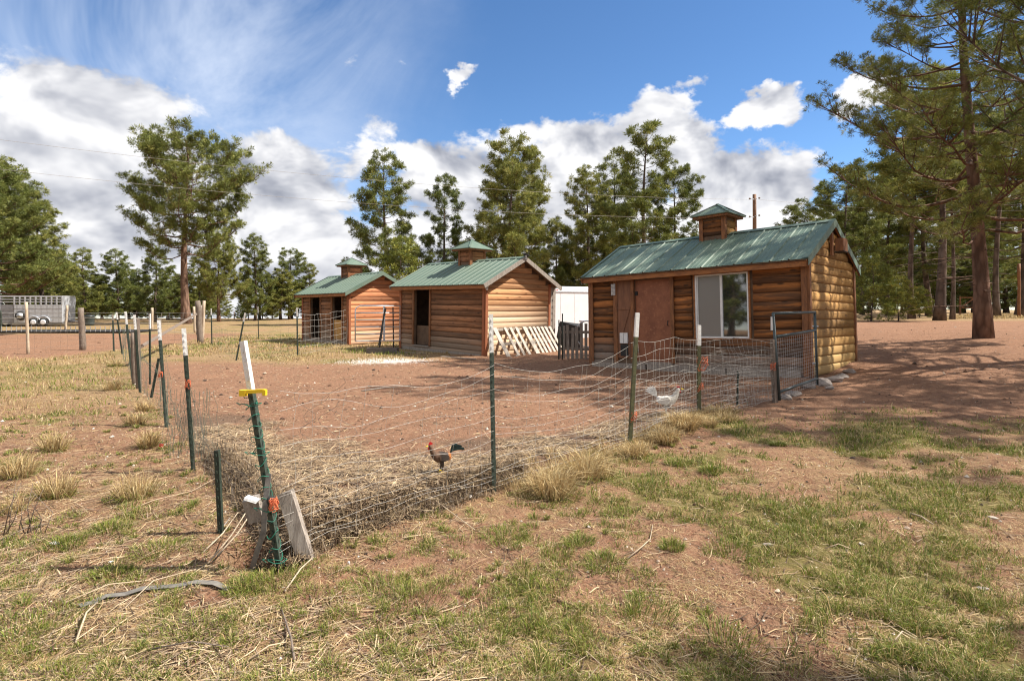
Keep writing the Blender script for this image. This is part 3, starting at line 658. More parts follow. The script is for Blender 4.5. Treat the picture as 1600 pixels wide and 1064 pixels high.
def wpost(parent, base, top, r=.07, mat='old_wood', name='post', n=9):
    A = Vector(base); B = Vector(top); A = A - (B - A).normalized() * .1; pts = []; rs = []
    for i in range(7):
        q = i / 6; pts.append(A.lerp(B, q) + Vector((random.uniform(-1, 1) * r * .12, random.uniform(-1, 1) * r * .12, 0))); rs.append(r * (1.06 - .14 * q) * random.uniform(.96, 1.04))
    return MB().tube(pts, rs, n).build(name, M[mat], parent)
def PB(bx, by, tx, ty, extra=0.0):
    """base and top of an upright from its two image points; the top hangs over the base's distance"""
    g = G(bx, by, extra); return g, at(tx, ty, g.y)
def wire_span(m, A, B, top0, top1, rows, r, sag=.05, wob=.02, vstep=.16, seed=0, bulge=0.0, lowdense=1.5, vr=None, drop=0.0, vprob=1.0, flat=False):
    """hog-wire between two ground points: rows of line wire that sag and wander, stay wires tied between them"""
    A = Vector(A); B = Vector(B); L = (B.xy - A.xy).length; n = max(6, int(L / .11)); d = (B.xy - A.xy) / L; nn = Vector((-d.y, d.x))
    rr = np.random.default_rng(seed)
    def P(s, f, k):
        q = s / L; x = A.x + (B.x - A.x) * q; y = A.y + (B.y - A.y) * q; g = zbase(x, y) + .02
        tp = top0 + (top1 - top0) * q - sag * 4 * q * (1 - q) + bulge * math.sin(math.pi * q) ** 2
        h = tp * f ** (1.0) + (float(vn(s * 2.1 + k * 7.3, k * 3.1 + seed, 3)) - .5) * 2 * wob * (1 if k else .6) + (float(vn(s * 6 + k * 5, k + seed, 9)) - .5) * wob * .35
        off = (float(vn(s * 1.3 + seed * 2.3, f * 3, 17)) - .5) * wob * 3.2 * math.sin(math.pi * min(max(q, .02), .98))
        return Vector((x + nn.x * off, y + nn.y * off, g + max(h, .0)))
    fr = [((i) / (rows - 1)) ** (1 / lowdense if False else lowdense) for i in range(rows)]
    for k, f in enumerate(fr):
        m.tube([P(L * i / n, f, k) for i in range(n + 1)], r, 3, False)
    s = vstep * .5
    while s < L:
        if rr.random() < vprob:
            s2 = s + rr.uniform(-.25, .25) * vstep; lean = rr.uniform(-.5, .5) * vstep; pts = []
            for j, f in enumerate(fr):
                sv = s2 + lean * math.sin(j * 1.1 + s) * .35 * (0 if flat else 1) + lean * f * (0 if flat else 1); sv = min(max(sv, 0), L); pts.append(P(sv, f, j))
            m.tube(pts, vr or r * .8, 3, False)
        s += vstep
front = empty('wire_fence', (0, 0, 0), 'sagging woven-wire pen fence running from the leaning corner post to the dark gate', 'fence')
pc = PB(437, 888, 378, 533); pc = (pc[0], at(378, 533, pc[0].y))
pr = [pc, PB(772, 765, 767, 491), PB(984, 694, 996, 489), PB(1092, 652, 1092, 508), PB(1211, 627, 1208, 530)]
tpost(front, *pr[0], .20, 'green_post', w=.040, face=(-.5, -1, 0)); tpost(front, *pr[1], .20, 'green_post', w=.036, face=(.3, -1, 0))
def solidpost(parent, base, top, w, mat, tip, frac):
    A, B = Vector(base), Vector(top); t = (B - A).normalized(); A = A - t * .1; P = A.lerp(B, 1 - frac); m = MB().beam(A, P, w, w * .8, (1, .3, 0)); po = m.build('post', M[mat], parent)
    if tip: MB().beam(P, B, w * 1.04, w * .84, (1, .3, 0), .001).build('tip', M[tip], po)
    return po
solidpost(front, *pr[2], .040, 'olive_post', 'white_paint', .17); solidpost(front, *pr[3], .045, 'olive_post', 'white_paint', .21)
MB().beam(pr[4][0] - Vector((0, 0, .1)), pr[4][1], .075, .06, (1, .6, 0), .004).build('post', M['old_wood'], front)
g6 = PB(1152, 632, 1153, 580); tpost(front, *g6, .0, 'dark_post', None, w=.030)
tops = [1.03, 1.02, 1.06, 1.03, .92]
for i in range(4):
    m = MB(); A, B = pr[i][0], pr[i + 1][0]
    rr_ = (.0012, .0014, .0018, .0019)[i]
    wire_span(m, A, B, tops[i], tops[i + 1], (13, 13, 13, 14)[i], rr_, sag=(.10, .17, -.02, -.01)[i], wob=(.045, .035, .03, .05)[i], vstep=(.16, .15, .125, .11)[i], seed=3 + i, bulge=(0, 0, .02, .03)[i], lowdense=1.35, vprob=(.75, .9, 1, 1)[i])
    if i in (2, 3):   # a second, slipped layer of wire lies against the first
        off = Vector((-.05, .05, 0)); wire_span(m, A + off, B + off, tops[i] * .62, tops[i + 1] * .6, 9, rr_ * .9, sag=.02, wob=.05, vstep=.10, seed=23 + i, lowdense=1.1, vprob=.8)
    tag(m.build('woven_wire', M['wire'], front), kind='stuff')
m = MB(); rr = random.Random(4)
for k in range(26):      # loose curled ends at the top of the last span
    q = rr.uniform(.05, .95); b = pr[3][0].lerp(pr[4][0], q) + Vector((0, 0, rr.uniform(.55, 1.0))); pts = []
    for j in range(7): pts.append(b + Vector((math.sin(j * .9 + k) * .05 + j * rr.uniform(-.01, .045), math.cos(j + k) * .03, j * .022 * math.sin(k) + .03 * math.sin(j * .7))))
    m.tube(pts, .0022, 3, False)
for k in range(10):      # dark curls beside the corner post
    q = rr.uniform(.0, .35); b = pr[0][0].lerp(pr[1][0], q) + Vector((0, 0, rr.uniform(.3, 1.0))); pts = [b + Vector((math.sin(j * .8 + k * 2) * .07, math.cos(j * .8 + k) * .03, j * .03 - .1)) for j in range(9)]
    m.tube(pts, .0013, 3, False)
tag(m.build('loose_wire', M['wire_dark'], front), kind='stuff')
m = MB(); wire_span(m, pr[4][0] + Vector((-.9, -.2, 0)), pr[4][0], .75, .8, 16, .0017, 0, .03, .06, 77, lowdense=1.0); tag(m.build('fine_mesh', M['wire'], front), kind='stuff')

leftf = empty('wire_fence', (0, 0, 0), 'pen fence of white-tipped green posts and slack netting running back along the left side', 'fence')
pl = [pc, PB(302, 738, 287, 513), PB(260, 666, 248, 500), PB(219, 614, 210, 492), PB(207, 592, 196, 487), PB(191, 553, 182, 488), PB(178, 549, 176, 491)]
for i, p in enumerate(pl[1:]):
    tpost(leftf, *p, .175 if i < 4 else .16, ('dark_post', 'green_post')[i % 2], w=.036 + .004 * i, face=(.4, -1, 0), tip='white_paint' if i < 5 else 'grey_wood')
g = PB(344, 812, 338, 704, .1); tpost(leftf, *g, 0, 'dark_post', None, w=.034)
g = PB(232, 608, 223, 490); g = (G(234, 600), at(223, 490, G(234, 600).y)); tpost(leftf, g[0] + Vector((.25, 0, 0)) * 0, g[1] + Vector((.15, 0, 0)), .2, 'dark_post', w=.04)
g = (G(236, 622), at(248, 560, G(236, 622).y)); tpost(leftf, *g, 0, 'dark_post', None, w=.05)
for i in range(5):
    m = MB(); A, B = pl[i][0], pl[i + 1][0]
    wire_span(m, A, B, (.75, .62, .8, .9, .95)[i], (.62, .8, .9, .95, .95)[i], (9, 9, 8, 8, 8)[i], (.0011, .0013, .0018, .0022, .003)[i], sag=(.12, .2, .1, .05, .03)[i], wob=.07 if i < 3 else .03, vstep=(.10, .12, .15, .15, .2)[i], seed=43 + i, lowdense=1.0, vprob=.8)
    tag(m.build('netting', M['wire_dark' if i == 0 else 'net'], leftf), kind='stuff')
m = MB()
for k in range(34):      # gathered netting hanging at the second post
    b = pl[1][0] + Vector((rr.uniform(-.22, .2), rr.uniform(-.15, .15), 0)); pts = [b + Vector((rr.uniform(-.02, .02) + .1 * j / 8 * (1 if k % 2 else -1) * .6, 0, .72 - .085 * j + rr.uniform(-.02, .02))) for j in range(8)]
    m.tube(pts, .0014, 3, False)
tag(m.build('netting', M['net'], leftf), kind='stuff')

backf = empty('wire_fence', (0, 0, 0), 'back fence of the yard with sagging wire stretched towards the farthest shed', 'fence')
pbk = [PB(331, 539, 330, 482), PB(369, 563, 383, 489), PB(465, 555, 464, 481), PB(541, 539, 545, 477)]
for i, p in enumerate(pbk): tpost(backf, *p, .17, 'green_post' if i < 3 else 'grey_wood', w=.05, face=(.2, -1, 0))
for (a, b) in ((404, 530, ), ): tpost(backf, *PB(404, 530, 403, 479), .18, 'green_post', w=.05)
for i, (p, q, t0, t1, sg, mt) in enumerate(((pbk[2][0], pbk[3][0], 1.42, 1.55, .10, 'wire'), (pbk[1][0], pbk[2][0], .9, 1.0, .12, 'net'), (pbk[0][0], pbk[1][0], 1.0, .9, .1, 'net'))):
    m = MB(); wire_span(m, p, q, t0, t1, 7, .0045 if mt == 'wire' else .003, sag=sg, wob=.03, vstep=.42, seed=61 + i, lowdense=1.0, flat=True); tag(m.build('woven_wire', M[mt], backf), kind='stuff')
for (a, b, c, d) in ((593, 545, 603, 481), (615, 543, 614, 480)): tpost(backf, *PB(a, b, c, d), 0, 'black', None, w=.05)

# corral on the left: round timber posts, a slanting brace and mesh
corr = empty('corral_fence', (0, 0, 0), 'corral fence of weathered timber posts and welded mesh with a slanting brace rail', 'fence')
for (a, b, c, d, r_, mt) in ((129, 547, 126, 481, .11, 'old_wood'), (313, 537, 309, 470, .13, 'old_wood'), (44, 553, 41, 472, .05, 'pale_wood'), (102, 517, 105, 477, .08, 'pale_wood'), (237, 516, 238, 481, .09, 'pale_wood'),
                            (316, 531, 319, 470, .08, 'pale_wood'), (305, 520, 303, 479, .08, 'pale_wood'), (308, 523, 314, 477, .07, 'grey_wood'), (2, 520, 1, 485, .05, 'dark_post'), (210, 600, 208, 520, .05, 'old_wood')):
    p = PB(a, b, c, d); wpost(corr, p[0], p[1], r_, mt)
A = G(221, 590); pA = at(221, 541, 16.5); pB_ = at(306, 491, PB(313, 537, 309, 470)[0].y - .1); MB().beam(pA, pB_, .11, .09, (0, 1, .3), .01).build('brace', M['old_wood'], corr)
gA = G(216, 603); MB().beam(G(207, 610) + Vector((0, .2, -.05)), at(214, 498, 11.5), .07, .07, (1, 0, 0), .01).build('post', M['old_wood'], corr)
cps = [G(-60, 560), G(44, 555), G(129, 549), G(178, 546), G(313, 537)]
for i in range(4):
    m = MB(); wire_span(m, cps[i], cps[i + 1], 1.3, 1.3, 8, .0028, .02, .01, .3, 81 + i, lowdense=.9, flat=True); tag(m.build('welded_mesh', M['wire_dark'], corr), kind='stuff')
far = [G(-80, 519), G(102, 518), G(237, 517), G(303, 521)]
for i in range(3):
    m = MB(); wire_span(m, far[i], far[i + 1], 1.25, 1.25, 4, .009, .02, .01, 3.0, 91 + i, lowdense=.8, flat=True); tag(m.build('line_wire', M['wire'], corr), kind='stuff')

# ------------------------------------------------------------------ gates
gd = empty('mesh_gate', (0, 0, 0), 'dark steel pen gate with wire mesh standing at the right shed corner', 'gate')
gl0, gl1 = G(1218, 627), None; Dl = gl0.y; gl1 = at(1208, 490, Dl); gr0 = G(1277, 606); Dr = gr0.y; gr1 = at(1273, 488, Dr)
for a, b in ((gl0 + Vector((0, 0, .04)), gl1), (gr0 + Vector((0, 0, .05)), gr1), (gl1, gr1), (at(1214, 526, Dl), at(1274, 516, Dr)), (gl0.lerp(gl1, .12), gr0.lerp(gr1, .12))): MB().tube([a, b], .024, 8).build('tube', M['gate_dark'], gd)
m = MB()
for k in range(19):
    q = (k + .5) / 19; m.tube([gl0.lerp(gr0, q) + Vector((0, 0, .06)), at(1214, 526, Dl).lerp(at(1274, 516, Dr), q)], .0018, 3, False)
for k in range(17):
    q = .05 + k / 17 * .68; m.tube([gl0.lerp(gl1, q * 1.04), gr0.lerp(gr1, q * 1.06)], .0018, 3, False)
tag(m.build('mesh', M['galv'], gd), kind='stuff')
MB().beam(at(1206, 516, Dl), at(1206, 495, Dl), .03, .02).build('latch_tag', M['white_paint'], gd)
for yy in (510, 568): MB().tube([at(1270, yy, Dr), at(1278, yy, Dr + .1)], .015, 6).build('hinge', M['galv'], gd)
gt = empty('tube_gate', (0, 0, 0), 'galvanised tube farm gate with rounded corners between the two rear sheds', 'gate')
A = at(555, 533, 21.2); B = at(625, 532, 21.7); hgt = 1.30; dv = (B - A).normalized(); up = Vector((0, 0, 1))
m = MB(); pts = [A + up * .0, A + up * (hgt - .2), A + dv * .04 + up * (hgt - .07), A + dv * .18 + up * hgt, B + up * hgt, B, A + dv * .1, A]; m.tube(pts, .024, 8); m.build('frame', M['galv'], gt)
for f in (.20, .40, .60, .80): MB().tube([A + up * hgt * f, B + up * hgt * f], .020, 6).build('rail', M['galv'], gt)
MB().beam(A.lerp(B, .64), A.lerp(B, .64) + up * hgt, .07, .02, dv).build('stay', M['galv'], gt)
MB().beam(at(592, 540, 20.6), at(602, 481, 20.6), .06, .05, dv).build('stay', M['black'], gt)
# low dark trough and loose boards by the middle shed
p = G(598, 552); tr = empty('feed_trough', p, 'low dark timber trough on the ground left of the middle shed', 'trough', rot=(0, 0, -.05))
MB().lohi((-.55, -.14, 0), (.55, -.10, .2)).build('side', M['skid'], tr); MB().lohi((-.55, .10, 0), (.55, .14, .2)).build('side', M['skid'], tr); MB().lohi((-.55, -.10, 0), (.55, .10, .05)).build('base', M['skid'], tr)
for sx in (-1, 1): MB().lohi((sx * .53 - .02, -.10, .05), (sx * .53 + .02, .10, .2)).build('end_piece', M['skid'], tr)
for k, (a, b, lab) in enumerate((((612, 552), (668, 553), 'thin loose board lying before the middle shed doorway'), ((690, 559), (742, 563), 'thin loose board lying along the foot of the middle shed'))):
    A = G(*a); B = G(*b); tag(MB().beam(A + up * .04, B + up * .04, .02, .10, (0, 0, 1)).build('loose_board', M['grey_wood']), lab, 'board')
# chalky patch of spilled lime: part of the ground, thin sheet of crumbs comes with the pebbles below

# ------------------------------------------------------------------ pallets leaning on the middle gable
def local(Mx, x, y, z): return Mx @ Vector((x, y, z))
def pallet(y0, y1, wide, rest, label):
    root = empty('pallet', local(MxM, .8, (y0 + y1) / 2, 0), label, 'pallet', 'pallets leaning on the middle shed')
    inv = Matrix.Translation(-root.location); zb = -.02; A = lambda y, q, o=0: inv @ local(MxM, .86 - (.86 - .07) * q + o * .77, y, zb + .02 + .98 * q + o * .64)
    for q in (.04, .5, .96): MB().beam(A(y0, q, -.03), A(y1, q, -.03), .09, .038, (0, 0, 1)).build('stringer', M['pallet'], root)
    n = len(wide)
    for i, (yc, w) in enumerate(wide): MB().beam(A(yc, -.01, .01), A(yc, 1.0, .01), w, .018, local(MxM, 0, 1, 0) - local(MxM, 0, 0, 0), .004).build('slat', M['pallet'], root)
pallet(.25, 1.50, [(.34, .17), (.80, .11), (1.06, .11), (1.32, .11)], 0, 'weathered pallet with missing slats leaning nearest the shed corner')
pallet(1.62, 3.10, [(1.72, .18), (1.98, .11), (2.17, .11), (2.36, .10), (2.56, .11), (2.76, .11), (2.98, .11)], 0, 'fuller pale pallet leaning beside the picket fence')

# picket fence between the sheds
pk = empty('picket_fence', (0, 0, 0), 'short grey picket fence closing the gap between the middle and right sheds', 'fence')
A = G(874, 560); B = G(930, 562); rnd = random.Random(3)
for k in range(9):
    q = k / 8; p = A.lerp(B, q); h = 1.02 + rnd.uniform(-.09, .06); MB().beam(p - up * .05, p + up * h + Vector((rnd.uniform(-.02, .02), 0, 0)), .085, .02, (1, 0, 0), .004).build('picket', M['grey_wood'], pk)
for z in (.3, .8): MB().beam(A + up * z + Vector((0, .03, 0)), B + up * z + Vector((0, .03, 0)), .03, .08, (0, 1, 0)).build('rail', M['old_wood'], pk)
for (a, b, c) in ((873, 561, 500), (878.5, 562, 490)): p = G(a, b); MB().tube([p, at(a + .3, c, p.y)], .018, 6).build('stake', M['dark_post'], pk)
c = at(917, 522, 18.6); tag(MB().tube([c + Vector((.36 * math.cos(t), .02 * math.sin(t), .42 * math.sin(t))) for t in [i * math.pi * 2 / 28 for i in range(29)]], .022, 6, False).build('metal_hoop', M['galv']), 'round metal wheel hoop behind the grey picket fence', 'hoop')
p = G(893, 549); tag(MB().box(p + Vector((.1, 1.5, .45)), (.9, .6, .9), None, .12).build('covered_pile', M['black']), 'dark covered pile behind the pickets', 'pile')

# ------------------------------------------------------------------ trailers
wt = empty('cargo_trailer', at(915, 548, 29.0), 'white enclosed cargo trailer parked behind the gap between sheds', 'trailer', rot=(0, 0, R(30)))
zt = 1.5 + 29 * 28 / F - wt.location.z; m = MB()
sec = [(-1.1, .45), (1.1, .45), (1.1, zt - .12), (1.0, zt - .02), (-1.0, zt - .02), (-1.1, zt - .12)]
vs = [(x, y, z) for x in (-2.6, 3.2) for y, z in sec]; n = 6; m.add(vs, [tuple(range(n)), tuple(range(2 * n - 1, n - 1, -1))] + [(i, n + i, n + (i + 1) % n, (i + 1) % n) for i in range(n)]); wb = m.build('body', M['trailer_white'], wt)
MB().lohi((-2.61, -1.125, zt - .30), (3.21, -1.101, zt - .26)).build('roof_trim', M['galv'], wt)
for k in range(7): MB().lohi((-2.3 + k * .82, -1.106, .5), (-2.292 + k * .82, -1.1005, zt - .32)).build('panel_seam', M['white_frame'], wb)
MB().lohi((-2.61, -1.13, .42), (3.21, -1.10, .62)).build('stone_guard', M['galv'], wt)
ov = MB().lathe([(.0, 0), (.16, .002), (.16, .006)], (0, 0, 0), 16, Matrix.Scale(.35, 3, (0, 1, 0))); 
ovb = ov.build('side_emblem', M['alu'], wt, (-1.05, -1.103, 1.55), (R(90), 0, 0))
for x in (.4, 1.3):
    w = MB().lathe([(.16, -.11), (.33, -.10), (.35, 0), (.33, .10), (.16, .11)], (0, 0, 0), 20).build('wheel', M['black'], wt, (x, -1.02, .34), (R(90), 0, 0)); MB().lathe([(.02, .09), (.17, .10), (.19, .125)], (0, 0, 0), 16).build('rim', M['galv'], w)
MB().lohi((-.05, -1.16, .70), (1.75, -.9, .74)).build('fender', M['white_frame'], wt)
for x in (-2.5, 3.1): MB().lohi((x - .05, -1.13, zt - .22), (x + .05, -1.126, zt - .18)).build('marker_lamp', M['red'], wt)

hp = G(60, 509); ls = empty('livestock_trailer', (at(50, 509, 49).x, 49, zbase(-41, 49)), 'silver slatted livestock trailer with spare wheel and twin axle at far left', 'trailer', rot=(0, 0, R(12)))
D_ = 49; k_ = D_ / F
def lx(px): return (px - 50) * k_
zT = (509 - 461.5) * k_; xl, xr = lx(-60), lx(100); yF, yB = -1.0, 1.1; zB = (509 - 503) * k_; zSl0 = (509 - 475.5) * k_; zSl1 = (509 - 467) * k_
sp_ = lx(36)
b1 = MB().lohi((sp_, yF, zB), (xr, yF + .04, zSl0)).build('side_panel', M['alu'], ls); MB().lohi((sp_, yB - .04, zB), (xr, yB, zSl0)).build('side_panel', M['alu'], ls)
b2 = MB().lohi((xl, yF + .02, zB), (sp_ - .02, yF + .06, zSl0)).build('side_panel', M['alu_dark'], ls); MB().lohi((xl, yB - .04, zB), (sp_ - .02, yB, zSl0)).build('side_panel', M['alu_dark'], ls)
MB().lohi((xl, yF + .02, zT - .12), (xr, yB - .02, zT)).build('roof', M['alu'], ls); MB().lohi((xr - .04, yF + .04, zB), (xr, yB - .04, zT - .13)).build('nose_panel', M['alu'], ls); MB().lohi((xl, yF + .06, zB - .05), (xr, yB - .06, zB + .06)).build('deck', M['alu_dark'], ls)
for yy in (yF, yB - .04):
    for f in (.36, .70): z = zSl0 + (zT - .12 - zSl0) * f; MB().lohi((xl, yy + .003, z - .035), (xr, yy + .037, z + .035)).build('slat', M['alu'], ls)
    for k in range(10): x = sp_ + (xr - sp_) * k / 9; MB().lohi((x - .045, yy - .006, zSl0 - .005), (x + .045, yy + .044, zT - .115)).build('slat_post', M['alu'], ls)
    for k in range(5): x = xl + (sp_ - xl) * k / 5; MB().lohi((x - .04, yy - .004, zB), (x + .04, yy + .046, zT - .115)).build('slat_post', M['alu'], ls)
for f in (.3, .55, .78): z = zB + (zSl0 - zB) * f; MB().lohi((xl, yF - .012, z - .012), (xr, yF - .001, z + .012)).build('rub_rail', M['alu_dark'], ls)
for k in range(8): x = sp_ + (xr - sp_) * (k + .5) / 8; MB().lohi((x - .01, yF - .008, zB + .02), (x + .01, yF - .0012, zSl0 - .02)).build('seam', M['alu_dark'], ls)
for px in (63, 76, 14, 24):
    w = MB().lathe([(.14, -.12), (.34, -.11), (.37, 0), (.34, .11), (.14, .12)], (0, 0, 0), 22).build('wheel', M['black'], ls, (lx(px), yF - .05 + (.25 if px < 40 else 0), .37), (R(90), 0, 0)); MB().lathe([(.03, .10), (.2, .11), (.22, .135), (.12, .13)], (0, 0, 0), 16).build('rim', M['trailer_white'], w)
fe = MB()
for c_ in (63, 76): fe.tube([(lx(c_) + .48 * math.cos(t), yF - .10, .37 + .48 * math.sin(t)) for t in [math.pi * i / 10 for i in range(11)]], .05, 6)
fe.build('fender', M['alu'], ls)
w = MB().lathe([(.14, -.12), (.36, -.11), (.39, 0), (.36, .11), (.14, .12)], (0, 0, 0), 22).build('spare_wheel', M['black'], ls, (lx(46), yF - .14, (509 - 492) * k_), (R(90), 0, 0)); MB().lathe([(.03, .10), (.2, .11), (.24, .135)], (0, 0, 0), 16).build('rim', M['alu'], w)
MB().tube([(xr, 0, zB + .1), (xr + 1.3, 0, zB)], .06, 6).build('tongue', M['alu_dark'], ls)
b = G(139, 509); br_ = empty('plastic_barrel', b, 'dark water barrel standing left of the timber posts', 'barrel'); MB().lathe([(.36, 0), (.40, .2), (.40, .75), (.44, .80), (.44, .88), (.38, .90)], (0, 0, 0), 18).build('body', M['gate_dark'], br_); MB().lathe([(.45, .90), (.45, .95), (.2, .99)], (0, 0, 0), 18).build('lid', M['black'], br_)
# flat black sheet on the corral floor, metal bars along its near edge
pn = empty('dark_sheet', (0, 0, 0), 'flat black sheet edged with metal bars on the far corral floor', 'mat'); cA = G(108, 514); cB = G(296, 514)
MB().lohi((cA.x, 36.5, -.22), (cB.x, 39.5, -.16)).build('sheet', M['black'], pn)
m = MB()
for k in range(30): x = cA.x + (cB.x - cA.x) * k / 29; m.box((x, 36.45, -.0), (.03, .03, .34))
m.build('edge_bars', M['galv'], pn)
# utility pole and two lines
pz = zbase(17.3, 41); up_ = empty('utility_pole', (0, 0, 0), 'brown utility pole rising behind the right shed roof', 'pole')
tp = at(1179, 304, 41); wpost(up_, (tp.x, 41, pz), tp, .14, 'pole'); 
for yy, dx in ((312, -1), (340, -1), (311, 1), (338, 1)): q = at(1179, yy, 40.8); MB().tube([q, q + Vector((dx * .3, 0, .04))], .02, 6).build('arm', M['galv'], up_); MB().lathe([(.03, -.05), (.07, -.02), (.07, .05), (.03, .07)], q + Vector((dx * .34, 0, .05)), 8).build('insulator', M['grey_wood'], up_)
def line_(a, b, sag, name, label):
    A = Vector(a); B = Vector(b); n = 60; tag(MB().tube([A.lerp(B, i / n) - up * sag * 4 * (i / n) * (1 - i / n) for i in range(n + 1)], .007, 4, False).build(name, M['wire']), label, 'cable')
line_(at(1172, 312, 41), at(-350, 171, 26), .9, 'power_line', 'upper overhead line crossing the sky left of the utility pole')
line_(at(1172, 341, 41), at(-350, 222, 26), .9, 'power_line', 'lower overhead line crossing the sky left of the utility pole')
line_(at(1186, 312, 41), at(1700, 325, 45), .5, 'power_line', 'faint overhead line running right from the pole into the pines')
# wooden gate among the pines, far right
wg = empty('timber_gate', (0, 0, 0), 'small braced timber gate among the pines at far right', 'gate'); D_ = 52
for px in (1500, 1523): p = at(px, 484, D_); wpost(wg, (p.x, D_, zbase(p.x, D_)), at(px, 463, D_), .09, 'trim')
for a, b in (((1500, 465), (1523, 465)), ((1500, 481), (1523, 481)), ((1501, 481), (1522, 466))): MB().beam(at(*a, D_ - .02), at(*b, D_ - .02), .1, .05, (0, 0, 1) if a[1] == b[1] else (1, 0, 0)).build('rail', M['trim'], wg)
p = at(1592, 486, 44); tag(wpost(None, (p.x, 44, zbase(p.x, 44)), at(1592, 412, 44), .11, 'trim', 'timber_post'), 'tall brown timber post between pines at the right edge', 'post')
# things far behind the crest
p = at(388, 498, 74); rl = empty('rail_fence', (0, 0, 0), 'low distant rail fence on the skyline between the pines', 'fence')
for k in range(5): q = at(366 + k * 11, 499, 74); wpost(rl, (q.x, 74, zbase(q.x, 74)), (q.x, 74, q.z + 1.0), .07, 'old_wood')
MB().beam(at(362, 492, 74), at(414, 492, 74), .08, .12, (0, 0, 1)).build('rail', M['old_wood'], rl)

# ------------------------------------------------------------------ pines
def rotmat(d):
    return d
def make_pine(name, seed, H, r0, crown0, prof, nlimb, tufts, nl, K, w, bark_m, limb_rise=.15, lean=(0, 0), gap=.0, dead=6, side=None, hue=0):
    """one pine: trunk with limbs as one mesh, needle tufts as another. prof(f) gives limb length at height fraction f of the crown"""
    rg = np.random.default_rng(seed); rn = random.Random(seed); T = MB(); n = 12
    tp = []
    for i in range(n + 1):
        q = i / n; tp.append(Vector((lean[0] * q + .012 * H * math.sin(q * 5 + seed), lean[1] * q + .010 * H * math.cos(q * 4 + seed * 2) - .010 * H * math.cos(seed * 2), H * q - .15)))
    tr_ = [r0 * (1.28 if i == 0 else (1 - .93 * (i / n) ** .85) + (.05 if i == 1 else 0)) for i in range(n + 1)]
    T.tube(tp, tr_, 10)
    def trunk(z):
        q = min(max(z / H, 0), 1) * n; i = min(int(q), n - 1); return tp[i].lerp(tp[i + 1], q - i), tr_[i] + (tr_[i + 1] - tr_[i]) * (q - i)
    C = []; Dv = []
    ga = rn.uniform(0, 6)
    for k in range(nlimb):
        f = (k + rn.uniform(-.3, .3)) / nlimb; f = min(max(f, 0), 1); f = f ** .92; z = H * (crown0 + (1 - crown0) * f * .985); ga += 2.4 + rn.uniform(-.5, .5)
        if rn.random() < gap: continue
        L = prof(f) * H * rn.uniform(.62, 1.12)
        if side: L *= 1 + side[1] * math.cos(ga - side[0])
        o, rt = trunk(z); d = Vector((math.cos(ga), math.sin(ga), 0)); rise = limb_rise * (.2 + 1.6 * f) + rn.uniform(-.12, .12); pts = []; m_ = 6
        sw = rn.uniform(-.35, .35)
        for j in range(m_ + 1):
            q = j / m_; dd = Vector((d.x * math.cos(sw * q) - d.y * math.sin(sw * q), d.x * math.sin(sw * q) + d.y * math.cos(sw * q), 0))
            pts.append(o + dd * L * q + Vector((0, 0, L * (rise * q - .16 * math.sin(q * 3.0) * (1 - f) + .22 * q * q))) + Vector((rn.uniform(-1, 1), rn.uniform(-1, 1), rn.uniform(-1, 1))) * L * .02)
        rb = max(.012 * H / 10, min(rt * .38, L * .015)); T.tube(pts, [rb * (1 - .8 * j / m_) + .004 for j in range(m_ + 1)], 4, False)
        nt = max(3, int(tufts * (L / (prof(.35) * H)) ** 1.25)); nsub = max(2, nt // 6); subs = []
        for s in range(nsub):
            q = rn.uniform(.28, 1.0) ** .8 if s else 1.0; i = min(int(q * m_), m_ - 1); b = pts[i].lerp(pts[i + 1], q * m_ - i)
            tl = (pts[min(i + 1, m_)] - pts[i]).normalized(); a = rn.choice((-1, 1)) * rn.uniform(.5, 1.25) if s else 0
            sd = Vector((tl.x * math.cos(a) - tl.y * math.sin(a), tl.x * math.sin(a) + tl.y * math.cos(a), tl.z + rn.uniform(-.1, .35))).normalized(); sl_ = L * rn.uniform(.16, .36) * (1.25 - .6 * q) + .15
            e = b + sd * sl_ + Vector((0, 0, sl_ * .12)); mid = b.lerp(e, .5) + Vector((0, 0, -.03 * sl_)); T.tube([b, mid, e], [rb * .35, rb * .22, .006], 3, False); subs.append((b, mid, e, sl_))
        for s in range(nt):
            b, mid, e, sl_ = subs[s % len(subs)]; q = 1.0 if s < len(subs) else rn.uniform(.35, 1.0) ** .7
            p = b.lerp(e, q) + Vector((rg.normal(), rg.normal(), rg.normal() * .8 + .3)) * (.0 if q == 1.0 else sl_ * .09 + nl * .30); C.append(p); v = (e - b).normalized() * .7 + Vector((rg.normal() * .35, rg.normal() * .35, .55 + rg.normal() * .2)); Dv.append(v.normalized())
    for s in range(10): C.append(tp[-1] + Vector((rn.uniform(-.2, .2), rn.uniform(-.2, .2), rn.uniform(-.5, .2)))); Dv.append(Vector((rn.uniform(-.4, .4), rn.uniform(-.4, .4), 1)).normalized())
    for s in range(dead):   # bare dead stubs under the crown
        z = H * rn.uniform(crown0 * .35, crown0 + .1); o, rt = trunk(z); a = rn.uniform(0, 6.28); L = H * rn.uniform(.04, .12); T.tube([o, o + Vector((math.cos(a) * L * .6, math.sin(a) * L * .6, -.02 * L)), o + Vector((math.cos(a + .2) * L, math.sin(a + .2) * L, -.12 * L))], [.02, .012, .005], 3, False)
    C = np.array([tuple(c) for c in C]); Dv = np.array([tuple(c) for c in Dv]); N = len(C)
    u = rg.normal(size=(N, K, 3)); u /= np.linalg.norm(u, axis=2, keepdims=True); dirs = Dv[:, None, :] * .75 + u * .95; dirs /= np.linalg.norm(dirs, axis=2, keepdims=True)
    ts = rg.uniform(.65, 1.35, (N, 1, 1)); Ln = nl * ts * rg.uniform(.7, 1.1, (N, K, 1)); b = C[:, None, :] + dirs * Ln * .08 + u * nl * .05
